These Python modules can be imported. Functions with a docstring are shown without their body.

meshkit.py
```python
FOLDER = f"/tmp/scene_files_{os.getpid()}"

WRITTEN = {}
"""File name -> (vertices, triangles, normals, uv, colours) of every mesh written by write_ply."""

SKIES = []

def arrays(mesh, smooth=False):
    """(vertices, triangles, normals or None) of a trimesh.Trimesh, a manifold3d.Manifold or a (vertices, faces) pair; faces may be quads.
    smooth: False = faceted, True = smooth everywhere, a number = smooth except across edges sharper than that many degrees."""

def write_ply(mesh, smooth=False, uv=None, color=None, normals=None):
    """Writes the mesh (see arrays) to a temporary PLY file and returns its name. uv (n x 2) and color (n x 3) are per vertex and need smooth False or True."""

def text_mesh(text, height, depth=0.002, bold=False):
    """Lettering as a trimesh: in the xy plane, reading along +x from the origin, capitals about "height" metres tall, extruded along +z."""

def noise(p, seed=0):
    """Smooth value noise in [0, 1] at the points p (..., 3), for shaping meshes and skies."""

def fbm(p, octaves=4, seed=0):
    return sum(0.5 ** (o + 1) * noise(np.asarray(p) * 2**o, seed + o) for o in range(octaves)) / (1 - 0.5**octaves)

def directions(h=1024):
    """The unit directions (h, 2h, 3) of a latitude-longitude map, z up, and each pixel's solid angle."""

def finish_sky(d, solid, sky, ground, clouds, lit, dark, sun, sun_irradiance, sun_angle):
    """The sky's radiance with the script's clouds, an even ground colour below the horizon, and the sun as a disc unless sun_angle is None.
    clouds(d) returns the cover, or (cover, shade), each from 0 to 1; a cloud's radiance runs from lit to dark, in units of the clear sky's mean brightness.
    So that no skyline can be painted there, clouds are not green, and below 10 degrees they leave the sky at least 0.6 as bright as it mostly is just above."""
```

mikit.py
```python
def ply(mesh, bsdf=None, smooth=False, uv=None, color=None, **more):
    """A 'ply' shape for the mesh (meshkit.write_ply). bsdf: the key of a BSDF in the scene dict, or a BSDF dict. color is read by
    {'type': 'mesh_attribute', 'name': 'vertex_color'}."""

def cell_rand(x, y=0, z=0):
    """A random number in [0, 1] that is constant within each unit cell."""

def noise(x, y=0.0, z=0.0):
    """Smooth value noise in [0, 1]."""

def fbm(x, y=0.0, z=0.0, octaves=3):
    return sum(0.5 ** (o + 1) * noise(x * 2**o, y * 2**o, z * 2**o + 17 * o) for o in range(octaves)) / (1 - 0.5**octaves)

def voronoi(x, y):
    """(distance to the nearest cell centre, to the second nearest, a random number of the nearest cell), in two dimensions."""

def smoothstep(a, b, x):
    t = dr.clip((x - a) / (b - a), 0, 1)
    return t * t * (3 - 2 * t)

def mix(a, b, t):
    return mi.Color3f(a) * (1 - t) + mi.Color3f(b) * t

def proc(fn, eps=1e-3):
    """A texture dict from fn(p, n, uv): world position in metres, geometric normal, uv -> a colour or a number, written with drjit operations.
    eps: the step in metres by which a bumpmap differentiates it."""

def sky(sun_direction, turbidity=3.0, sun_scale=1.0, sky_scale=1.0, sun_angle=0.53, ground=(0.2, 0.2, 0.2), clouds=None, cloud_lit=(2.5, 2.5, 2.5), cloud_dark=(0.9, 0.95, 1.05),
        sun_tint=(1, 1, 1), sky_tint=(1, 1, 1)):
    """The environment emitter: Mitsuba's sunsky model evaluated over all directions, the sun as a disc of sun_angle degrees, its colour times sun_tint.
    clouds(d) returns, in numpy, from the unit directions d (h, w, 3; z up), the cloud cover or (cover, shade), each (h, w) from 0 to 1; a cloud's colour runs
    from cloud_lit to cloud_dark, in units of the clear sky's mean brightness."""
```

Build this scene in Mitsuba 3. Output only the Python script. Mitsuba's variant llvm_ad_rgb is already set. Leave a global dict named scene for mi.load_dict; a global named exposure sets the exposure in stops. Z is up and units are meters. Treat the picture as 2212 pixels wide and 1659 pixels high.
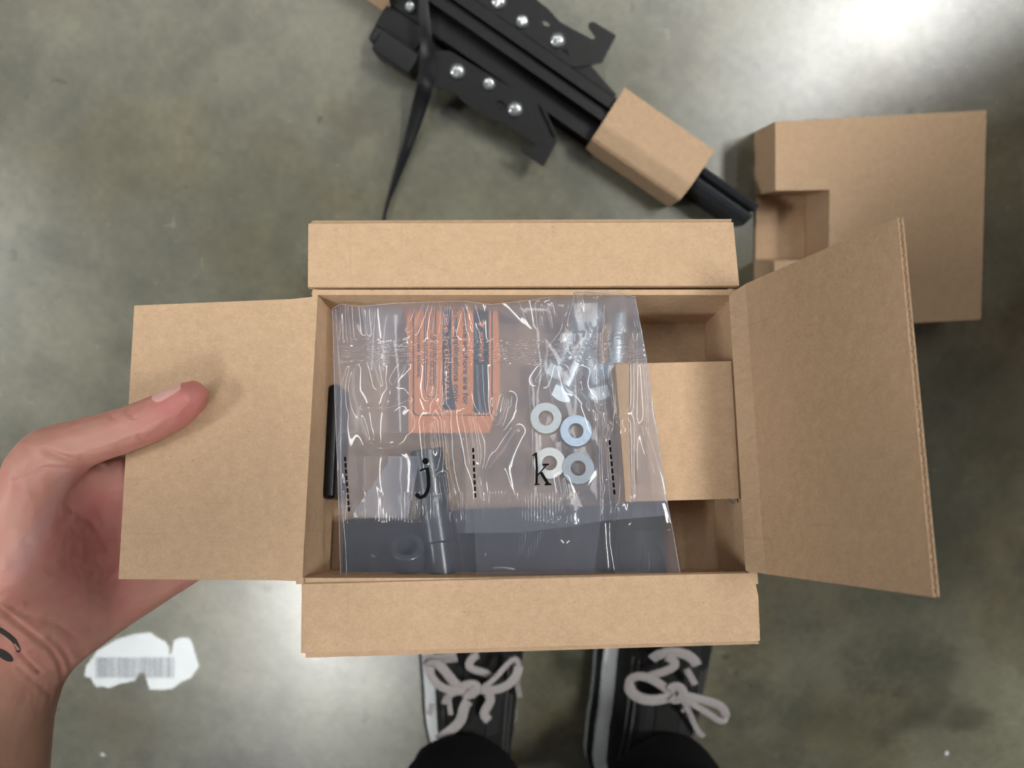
import math, random
import numpy as np, trimesh, manifold3d as m3
import mitsuba as mi
import drjit as dr
import mikit, meshkit
from shapely.geometry import Polygon, LineString
from shapely.ops import unary_union
from mikit import noise, fbm, smoothstep, mix

random.seed(7)
T = mi.ScalarTransform4f
scene, labels = {'type': 'scene'}, {}

# ------------------------------------------------------------------ camera
FPX, CX, CY = 1500.0, 1106.0, 829.5
EYE = np.array([0.0, 0.0, 0.72])
TILT = math.radians(10.9)
RIGHT = np.array([1.0, 0, 0])
FWD = np.array([0, -math.sin(TILT), -math.cos(TILT)])
DOWN = np.array([0, -math.cos(TILT), math.sin(TILT)])
scene['camera'] = {'type': 'thinlens', 'fov': math.degrees(2 * math.atan(CX / FPX)), 'fov_axis': 'x', 'aperture_radius': 0.0017,
                   'focus_distance': 0.345, 'near_clip': 0.01, 'far_clip': 100.0,
                   'to_world': T().look_at(EYE.tolist(), (EYE + FWD).tolist(), (-DOWN).tolist())}
exposure = 0.15

# ------------------------------------------------------------------ light: the hall's soft light, strip lamps of the ceiling
scene['hall_light'] = {'type': 'constant', 'radiance': {'type': 'rgb', 'value': [0.052, 0.055, 0.060]}}
LAMPS = [  # x, y, length along y, width, radiance
    (2.88, 1.38, 1.5, 0.70, 76.0),
    (-1.45, -2.75, 1.5, 0.60, 42.0),
    (-6.00, -0.10, 1.4, 0.50, 112.0),
    (-3.20, 2.80, 2.9, 0.13, 21.0),
    (-1.60, 2.80, 2.9, 0.13, 21.0),
    (0.00, 2.80, 2.9, 0.13, 21.0),
    (1.60, 2.80, 2.9, 0.13, 21.0),
    (3.20, 2.80, 2.9, 0.13, 21.0),
]
LAMP_Z = 4.7
LAMP_COLOUR = (1.0, 1.0, 0.97)

# ------------------------------------------------------------------ materials
def rgb(*c):
    return {'type': 'rgb', 'value': list(c)}

def two(b):
    return {'type': 'twosided', 'bsdf': b}

def simple(col, rough=0.5, spec=0.5, metallic=0.0, **kw):
    return two({'type': 'principled', 'base_color': rgb(*col), 'roughness': rough, 'specular': spec, 'metallic': metallic, **kw})

def card_fn(p, n, uv):
    t = fbm(p.x * 300, p.y * 300, p.z * 300, 4)
    f = noise(p.x * 1900 + 9, p.y * 1900, p.z * 1900)
    g = noise(p.x * 900 + 5 * t, p.y * 1300, p.z * 900 + 7)
    c = mix((0.430, 0.290, 0.180), (0.510, 0.352, 0.226), t)
    c = c * (0.90 + 0.13 * f + 0.10 * g)
    lines = noise(uv.y * 420.0, uv.x * 22.0, 3.0)
    lines = smoothstep(0.80, 0.98, lines) * smoothstep(0.35, 0.7, noise(uv.x * 60, uv.y * 60, 7.0))
    c = c * (1 - 0.06 * lines)
    s = noise(p.x * 760 + 31, p.y * 760 + 11, p.z * 760)
    s = smoothstep(0.955, 0.985, s)
    c = c * (1 - 0.40 * s)
    return c

def floor_fn(p, n, uv):
    w = fbm(p.x * 3.1 + 4, p.y * 3.1, 0, 4)
    big = fbm(p.x * 5.0 + 2.0 * w, p.y * 5.0 + 11, 0, 5)
    mid = fbm(p.x * 24.0 + 3 * w, p.y * 24.0, 5.0, 5)
    fine = fbm(p.x * 170.0, p.y * 170.0, 9.0, 3)
    c = mix((0.087, 0.085, 0.057), (0.127, 0.123, 0.086), smoothstep(0.3, 0.72, big))
    c = c * (0.72 + 0.56 * mid)
    c = c * (0.86 + 0.28 * fine)
    warm = smoothstep(0.5, 0.8, fbm(p.x * 11.0 + 70, p.y * 11.0, 6.0, 3))
    c = c * mix((1, 1, 1), (1.06, 0.99, 0.90), warm)
    dark = smoothstep(0.55, 0.80, fbm(p.x * 15.0 + 40, p.y * 15.0, 2.0, 5))
    c = c * (1 - 0.30 * dark)
    wx, wy = p.x + 0.012 * noise(p.x * 90, p.y * 90, 4.0), p.y + 0.012 * noise(p.x * 90, p.y * 90, 8.0)
    spots = smoothstep(0.90, 1.0, noise(wx * 60 + 8, wy * 60 + 3, 1.0)) * smoothstep(0.45, 0.6, noise(p.x * 14, p.y * 14, 2.0))
    c = c * (1 - 0.5 * spots)
    pale = smoothstep(0.95, 0.99, noise(p.x * 120 + 3, p.y * 120 + 9, 1.0)) * smoothstep(0.55, 0.7, noise(p.x * 9, p.y * 9, 12.0))
    return c * (1 + 0.5 * pale)

def floor_rough(p, n, uv):
    return 0.26 + 0.12 * fbm(p.x * 9.0, p.y * 9.0, 3.0, 3)

scene['cardboard'] = two({'type': 'principled', 'base_color': mikit.proc(card_fn), 'roughness': 0.75, 'specular': 0.25})
scene['concrete'] = two({'type': 'principled', 'base_color': mikit.proc(floor_fn), 'roughness': mikit.proc(floor_rough), 'specular': 1.0})
scene['film'] = {'type': 'blendbsdf', 'weight': 0.072, 'clear': {'type': 'thindielectric', 'int_ior': 1.75},
                 'haze': two({'type': 'principled', 'base_color': rgb(0.60, 0.635, 0.77), 'roughness': 0.22, 'specular': 0.9})}
scene['film_clear'] = {'type': 'blendbsdf', 'weight': 0.03, 'clear': {'type': 'thindielectric', 'int_ior': 1.6},
                     'haze': two({'type': 'principled', 'base_color': rgb(0.60, 0.635, 0.77), 'roughness': 0.22, 'specular': 0.9})}
scene['film_mid'] = {'type': 'blendbsdf', 'weight': 0.155, 'clear': {'type': 'thindielectric', 'int_ior': 1.6},
                     'haze': two({'type': 'principled', 'base_color': rgb(0.60, 0.635, 0.77), 'roughness': 0.22, 'specular': 0.9})}
scene['film_thick'] = {'type': 'blendbsdf', 'weight': 0.20, 'clear': {'type': 'thindielectric', 'int_ior': 1.75},
                       'haze': two({'type': 'principled', 'base_color': rgb(0.60, 0.635, 0.77), 'roughness': 0.22, 'specular': 0.9})}
scene['orange_film'] = simple((0.70, 0.215, 0.025), 0.38, 0.5)
scene['black_print'] = simple((0.003, 0.003, 0.003), 0.8, 0.1)
scene['grey_print'] = simple((0.10, 0.10, 0.12), 0.5, 0.4)
scene['faint_print'] = simple((0.27, 0.25, 0.27), 0.5, 0.4)
scene['orange_print'] = simple((0.75, 0.22, 0.05), 0.5, 0.4)
scene['brown_print'] = simple((0.035, 0.014, 0.008), 0.6, 0.2)
scene['spacer_plastic'] = simple((0.030, 0.037, 0.047), 0.30, 0.5)
scene['black_metal'] = simple((0.004, 0.0045, 0.005), 0.40, 0.28)
scene['black_plastic'] = simple((0.005, 0.0055, 0.007), 0.34, 0.35)
scene['satin_metal'] = simple((0.022, 0.024, 0.028), 0.34, 0.6)
scene['zinc'] = simple((0.80, 0.89, 0.97), 0.36, 0.6, 0.80)
scene['zinc_grey'] = simple((0.44, 0.48, 0.50), 0.36, 0.5, 0.85)
scene['zinc_blue'] = simple((0.36, 0.45, 0.56), 0.36, 0.5, 0.85)
scene['zinc_white'] = simple((0.78, 0.80, 0.80), 0.42, 0.5, 0.8)
scene['zinc_dull'] = simple((0.29, 0.33, 0.37), 0.34, 0.5, 0.9)
scene['screw_metal'] = simple((0.72, 0.75, 0.76), 0.22, 0.5, 0.9)
scene['skin'] = two({'type': 'principled', 'base_color': {'type': 'mesh_attribute', 'name': 'vertex_color'}, 'roughness': 0.48, 'specular': 0.42})
scene['nail'] = simple((0.62, 0.36, 0.32), 0.25, 0.5)
scene['black_canvas'] = simple((0.012, 0.012, 0.012), 0.85, 0.2)
scene['black_suede'] = simple((0.016, 0.016, 0.017), 0.8, 0.2)
scene['black_cloth'] = simple((0.006, 0.006, 0.007), 0.95, 0.1)
scene['white_rubber'] = simple((0.66, 0.69, 0.70), 0.5, 0.4)
scene['black_rubber'] = simple((0.015, 0.015, 0.016), 0.6, 0.3)
scene['lace'] = simple((0.30, 0.275, 0.275), 0.85, 0.2)
scene['stitch'] = simple((0.06, 0.06, 0.06), 0.8, 0.2)
scene['paper'] = simple((0.76, 0.80, 0.82), 0.7, 0.3)
scene['ink'] = simple((0.22, 0.24, 0.28), 0.7, 0.3)
scene['lamp_housing'] = simple((0.7, 0.7, 0.7), 0.5, 0.4)

# ------------------------------------------------------------------ helpers
def ray(px, py):
    return (px - CX) / FPX * RIGHT + (py - CY) / FPX * DOWN + FWD

def at(px, py, depth):
    return EYE + depth * ray(px, py)

def F(px, py, h=0.0):
    """The point at height h above the floor that stands at this place of the photograph."""
    r = ray(px, py)
    return EYE + (h - EYE[2]) / r[2] * r

TILT_BOX, RIM_DEPTH = 0.19, 0.34
_N = math.hypot(1, TILT_BOX)
BO = EYE + RIM_DEPTH * FWD
BX = RIGHT
BS = (-DOWN + TILT_BOX * FWD) / _N
BN = -(TILT_BOX * DOWN + FWD) / _N

def R(px, py, h=0.0):
    """Box coordinates (x, s, h) of a place of the photograph at height h above the held box's rim."""
    r = ray(px, py)
    t = ((BO - EYE) @ BN + h) / (r @ BN)
    d = EYE + t * r - BO
    return np.array([d @ BX, d @ BS, d @ BN])

def bw(v):
    v = np.asarray(v, float)
    return BO + v[..., :1] * BX + v[..., 1:2] * BS + v[..., 2:3] * BN

def add(key, mesh, mat, smooth=False, uv=None, color=None, **more):
    assert key not in scene, key
    scene[key] = mikit.ply(mesh, mat, smooth=smooth, uv=uv, color=color, **more)
    return key

def tag(key, label, cat, group=None, kind=None):
    labels[key] = {'label': label, 'category': cat}
    if group:
        labels[key]['group'] = group
    if kind:
        labels[key]['kind'] = kind

def numbered(base, k):
    return base if k == 0 else f'{base}_{k:03d}'

def shell(P, t, both=0.5):
    """A sheet of thickness t over the grid of points P (n, m, 3): (vertices, faces, uv)."""
    P = np.asarray(P, float)
    n, m = P.shape[:2]
    du = np.gradient(P, axis=0) if n > 1 else None
    dv = np.gradient(P, axis=1)
    N = np.cross(du, dv)
    N /= np.linalg.norm(N, axis=2, keepdims=True) + 1e-15
    A, B = P + N * t * both, P - N * t * (1 - both)
    lu = np.concatenate([[0], np.cumsum(np.linalg.norm(np.diff(P[:, m // 2], axis=0), axis=1))])
    lv = np.concatenate([[0], np.cumsum(np.linalg.norm(np.diff(P[n // 2], axis=0), axis=1))])
    UV = np.stack(np.meshgrid(lu, lv, indexing='ij'), -1).reshape(-1, 2)
    i, j = np.meshgrid(np.arange(n - 1), np.arange(m - 1), indexing='ij')
    q = np.stack([i * m + j, (i + 1) * m + j, (i + 1) * m + j + 1, i * m + j + 1], -1).reshape(-1, 4)
    V, Fc, U = [A.reshape(-1, 3), B.reshape(-1, 3)], [q, q[:, ::-1] + n * m], [UV, UV]
    off = 2 * n * m
    idx = np.arange(n * m).reshape(n, m)
    for loop, flip in ((idx[:, 0], 0), (idx[:, -1], 1), (idx[0, :], 1), (idx[-1, :], 0)):
        k = len(loop)
        V += [A.reshape(-1, 3)[loop], B.reshape(-1, 3)[loop]]
        U += [UV[loop], UV[loop]]
        a = np.arange(k - 1)
        s = np.stack([off + a, off + k + a, off + k + a + 1, off + a + 1], -1)
        Fc.append(s[:, ::-1] if flip else s)
        off += 2 * k
    q = np.vstack(Fc)
    return (np.vstack(V), np.vstack([q[:, [0, 1, 2]], q[:, [0, 2, 3]]])), np.vstack(U)

def strip(pairs, t, m=2, both=0.0):
    """A sheet between pairs of points (a_i, b_i)."""
    P = np.array([[np.asarray(a) * (1 - k) + np.asarray(b) * k for k in np.linspace(0, 1, m)] for a, b in pairs])
    return shell(P, t, both)

def add_sheet(key, grid_or_shell, mat, smooth=False):
    (v, f), uv = grid_or_shell
    return add(key, (v, f), mat, smooth, uv=uv)

def prism(poly, z0, z1):
    """Extruded polygon (shapely) between heights."""
    parts = []
    for g in getattr(poly, 'geoms', [poly]):
        if g.area <= 0:
            continue
        e = trimesh.creation.extrude_polygon(g, z1 - z0, engine='earcut')
        e.apply_translation([0, 0, z0])
        parts.append(e)
    return trimesh.util.concatenate(parts)

def move(mesh, fn):
    mesh = mesh.copy()
    mesh.vertices = fn(np.asarray(mesh.vertices))
    return mesh

def man(m):
    t = m.to_mesh()
    return trimesh.Trimesh(t.vert_properties[:, :3], t.tri_verts, process=False)

def rbox(sx, sy, sz, r=0.001, seg=8):
    """A box with rounded edges, centred."""
    pts = [m3.Manifold.sphere(r, seg).translate([a * (sx / 2 - r), b * (sy / 2 - r), c * (sz / 2 - r)]) for a in (-1, 1) for b in (-1, 1) for c in (-1, 1)]
    return man(m3.Manifold.batch_hull(pts))

def frame(o, ex, ey):
    ex = np.asarray(ex, float) / np.linalg.norm(ex)
    ez = np.cross(ex, ey)
    ez /= np.linalg.norm(ez)
    ey = np.cross(ez, ex)
    return lambda v: np.asarray(o) + v[:, :1] * ex + v[:, 1:2] * ey + v[:, 2:3] * ez

def resample(P, n):
    P = np.asarray(P, float)
    d = np.concatenate([[0], np.cumsum(np.linalg.norm(np.diff(P, axis=0), axis=1))])
    s = np.linspace(0, d[-1], n)
    return np.stack([np.interp(s, d, P[:, k]) for k in range(P.shape[1])], -1)

def spline(P, n):
    from scipy.interpolate import CubicSpline
    P = np.asarray(P, float)
    d = np.concatenate([[0], np.cumsum(np.linalg.norm(np.diff(P, axis=0), axis=1) ** 0.7)])
    return CubicSpline(d, P)(np.linspace(0, d[-1], n))

def ribbon(P, w, t, up=(0, 0, 1), n=40):
    """A flat band along a curve; w a width or list of widths."""
    C = spline(P, n)
    tan = np.gradient(C, axis=0)
    tan /= np.linalg.norm(tan, axis=1, keepdims=True)
    side = np.cross(tan, np.asarray(up, float))
    side /= np.linalg.norm(side, axis=1, keepdims=True) + 1e-12
    w = np.interp(np.linspace(0, 1, n), np.linspace(0, 1, len(np.atleast_1d(w))), np.atleast_1d(w)) if np.ndim(w) else np.full(n, w)
    k = np.linspace(-0.5, 0.5, 5)
    G = C[:, None] + side[:, None] * (w[:, None] * k)[..., None]
    G += np.asarray(up, float) * (0.12 * w[:, None] * (0.25 - k ** 2))[..., None] * 2
    return shell(G, t, 0.5)

# ------------------------------------------------------------------ floor and lamps
fl = trimesh.creation.box([14, 14, 0.05])
fl.apply_translation([0, 0, -0.025])
add('floor', fl, 'concrete')
labels['floor'] = {'label': 'worn olive grey polished concrete floor with stains and soft lamp reflections', 'kind': 'structure'}

for k, (x, y, ln, wd, rad) in enumerate(LAMPS):
    key = numbered('ceiling_lamp', k)
    h = trimesh.creation.box([wd + 0.06, ln + 0.06, 0.06])
    h.apply_translation([x, y, LAMP_Z + 0.04])
    add(key + '__housing', h, 'lamp_housing')
    v = np.array([[x - wd / 2, y - ln / 2, LAMP_Z], [x - wd / 2, y + ln / 2, LAMP_Z], [x + wd / 2, y + ln / 2, LAMP_Z], [x + wd / 2, y - ln / 2, LAMP_Z]])
    add(key + '__diffuser', (v, [[0, 1, 2], [0, 2, 3]]), 'lamp_housing', emitter={'type': 'area', 'radiance': rgb(*[c * rad for c in LAMP_COLOUR])})
    tag(key, (['strip lamp hanging high on the right', 'strip lamp hanging high behind on the left', 'bright strip lamp hanging high far to the left'] + [f'dim strip lamp in the row of five ahead, {w}' for w in ('leftmost', 'second from the left', 'in the middle', 'second from the right', 'rightmost')])[k], 'lamp', 'strip lamps under the ceiling')

# ------------------------------------------------------------------ the held box
XL, XR, ST, SB, DEPTH, BT = -0.0975, 0.1115, 0.0455, -0.0918, 0.0530, 0.0028
tag('cardboard_box', 'open brown cardboard box held in the hand, full of bagged hardware', 'box')
def bbox(key, x0, x1, s0, s1, h0, h1):
    P = np.array([[[x0, s0, h1], [x0, s1, h1]], [[x1, s0, h1], [x1, s1, h1]]], float)
    sh, uv = shell(P, h1 - h0, 0.0)
    add(key, (bw(sh[0]), sh[1]), 'cardboard', uv=uv)
def wall(key, a, b, inward, mat='cardboard'):
    """A wall under the rim from a to b (x, s), its inner face on that line, its thickness outward."""
    a, b = np.array([*a, 0.0]), np.array([*b, 0.0])
    dn = np.array([0, 0, -DEPTH - BT])
    P = np.array([[a, b], [a + dn, b + dn]])
    nrm = np.cross(P[1, 0] - P[0, 0], P[0, 1] - P[0, 0])
    if nrm @ np.array([*inward, 0]) < 0:
        P = P[:, ::-1]
    sh, uv = shell(P, BT, 0.0)
    add(key, (bw(sh[0]), sh[1]), mat, uv=uv)
wall('cardboard_box__wall', (XL, SB), (XL, ST), (1, 0))
wall('cardboard_box__wall_001', (XR, SB), (XR, ST), (-1, 0))
wall('cardboard_box__wall_002', (XL - BT, ST), (XR + BT, ST), (0, -1))
wall('cardboard_box__wall_003', (XL - BT, SB), (XR + BT, SB), (0, 1))
bbox('cardboard_box__bottom', XL, XR, SB, ST, -DEPTH - BT, -DEPTH)

def card(key, pairs, t=BT, mat='cardboard', m=2, both=0.0):
    sh, uv = strip(pairs, t, m, both)
    return add(key, (bw(sh[0]), sh[1]), mat, uv=uv)

# top and bottom flaps lie flat, with a rounded crease and a lip over the contents
def hb(*a):
    return R(*a)
tl, tr = R(665, 620, 0.0015), R(1597, 617, 0.0015)
fl_, fr_ = R(666, 483, 0.0005), R(1584, 480, 0.0005)
el, er = R(676, 476.5, -0.0012), R(1581, 473, -0.0012)
lip_l, lip_r = R(684, 634, -0.0220), R(1576, 635, -0.0220)
card('cardboard_box__flap', [(fl_, fr_), (tl, tr)])
card('cardboard_box__flap__rolled_edge', [(el, er), (fl_ + [0.001, 0.0004, -0.0002], fr_ + [-0.001, 0.0004, -0.0002])], 0.002)
card('cardboard_box__flap__crease', [(tl + [0, 0.0, -0.0006], tr + [0, 0.0, -0.0006]), (lip_l, lip_r)], 0.002)
bl, br = R(652, 1262, 0.001), R(1627, 1238, 0.001)
gl, gr = R(650, 1411, 0.001), R(1642, 1384, 0.001)
hl, hr = R(660, 1421, -0.001), R(1640, 1391, -0.001)
b0l, b0r = R(655, 1254, -0.0015), R(1624, 1234, -0.0015)
card('cardboard_box__flap_001', [(b0l, b0r), (bl, br), (R(651.5, 1292, 0.001), R(1638, 1287, 0.001)), (gl, gr)])
card('cardboard_box__flap_001__rolled_edge', [(gl + [0.002, 0.0004, -0.0004], gr + [-0.001, 0.0004, -0.0004]), (hl, hr)], 0.002)

# left flap: level, drooping a little, a scored line near its hinge
DR = 0.0137
l0a, l0b = R(686, 640, -0.0006), R(654, 1256, -0.0006)
l1a, l1b = R(629, 646, -0.0012), R(597, 1253.5, -0.0012)
l2a, l2b = R(290, 660, -DR), R(256, 1251, -DR)
card('cardboard_box__flap_002', [(l2b, l2a), (l1b, l1a), (l0b, l0a)], m=6)
labels['cardboard_box__flap_002'] = {'label': 'flap gripped between thumb and fingers'}

# right flap: rising towards the lens; its end shows the corrugation
def solve_h(pa, pb, length):
    lo, hi = 0.0, 0.2
    for _ in range(60):
        mid = (lo + hi) / 2
        L = np.linalg.norm(R(*pa, mid) - R(*pb, mid))
        lo, hi = (mid, hi) if L > length else (lo, mid)
    return mid
HR = solve_h((1941, 469), (2019, 1290), 0.1395)
r0a, r0b = R(1575, 637, -0.0008), R(1611, 1232, -0.0008)
r1a, r1b = R(1612, 613, 0.004), R(1655, 1240, 0.004)
r2a, r2b = R(1941, 469, HR), R(2019, 1290, HR)
LN = 0.0004
pairs = [(r0a, r0b), (r1a, r1b), (r2a, r2b)]
card('cardboard_box__flap_003', pairs, LN, m=6)
labels['cardboard_box__flap_003'] = {'label': 'raised flap with its corrugated edge in view'}
nr = np.cross(r1b - r1a, r2a - r1a)
nr /= np.linalg.norm(nr)
if nr[0] < 0:
    nr = -nr
GAP = 0.0019
out = [(np.asarray(a) + nr * GAP, np.asarray(b) + nr * GAP) for a, b in pairs[1:]]
sh, uv = strip(out, LN, 2, 1.0)
add('cardboard_box__flap_003__liner', (bw(sh[0]), sh[1]), 'cardboard', uv=uv)
k = np.linspace(0, 1, 41 * 10 + 1)
wav = 0.5 - 0.5 * np.cos(k * 41 * 2 * np.pi)
P = np.array([[(np.asarray(a) * (1 - q) + np.asarray(b) * q) + nr * (0.0003 + (GAP - 0.0006) * w) for q, w in zip(k, wav)] for a, b in (pairs[1], (r2a, r2b))])
sh, uv = shell(P, 0.00022, 0.5)
add('cardboard_box__flap_003__flute', (bw(sh[0]), sh[1]), 'cardboard', smooth=True, uv=uv)

# crumpled paper at the torn corners
def crumple(key, px, py, h, r, seed):
    rg = np.random.default_rng(seed)
    pts = rg.normal(size=(14, 3)) * [1, 0.8, 0.6]
    hull = trimesh.convex.convex_hull(pts / np.abs(pts).max() * r)
    hull = hull.subdivide()
    hull.vertices += (meshkit.fbm(hull.vertices * 900 + seed)[:, None] - 0.5) * r * 0.8
    add(key, move(hull, lambda v: bw(v + R(px, py, h))), 'cardboard')
crumple('cardboard_box__torn_corner', 1582, 627, -0.001, 0.0030, 3)
crumple('cardboard_box__torn_corner_001', 683, 632, -0.002, 0.0026, 5)
crumple('cardboard_box__torn_corner_002', 1622, 1235, 0.0, 0.0018, 8)
crumple('cardboard_box__torn_corner_003', 657, 1256, 0.0, 0.0020, 9)

# cardboard divider on the right, a folded piece with a level top
tag('cardboard_insert', 'folded cardboard insert level with the rim at the right end of the box', 'insert')
HI = -0.004
i_tl, i_tr = R(1330, 786, HI), R(1580, 780, HI)
i_bl, i_br = R(1352, 1084, HI), R(1597, 1077, HI)
dnv = np.array([0, 0, -(DEPTH + HI)])
card('cardboard_insert__top', [(i_tl, i_bl), (i_tr, i_br)][::-1] if False else [(i_bl, i_tl), (i_br, i_tr)], 0.0025)
card('cardboard_insert__fold', [(i_br + [0.0004, 0, -0.0006], i_tr + [0.0004, 0, -0.0006]), (i_br + [0.0012, 0, -0.0012], i_tr + [0.0012, 0, -0.0012]), (i_br + [0.0015, 0, -0.03], i_tr + [0.0015, 0, -0.03])], 0.0006)
card('cardboard_insert__leg', [(i_bl + dnv, i_tl + dnv), (i_bl, i_tl)], 0.0025)

# ------------------------------------------------------------------ plastic bags
def curve(points, axis=1):
    P = np.array(points, float)
    return lambda t: np.interp(t, P[:, axis], P[:, 1 - axis])

def seg_dist(X, Y, line):
    d = np.full(X.shape, 1e9)
    for (ax, ay), (bx, by) in zip(line[:-1], line[1:]):
        vx, vy = bx - ax, by - ay
        t = np.clip(((X - ax) * vx + (Y - ay) * vy) / (vx * vx + vy * vy + 1e-12), 0, 1)
        d = np.minimum(d, np.hypot(X - ax - t * vx, Y - ay - t * vy))
    return d

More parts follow.
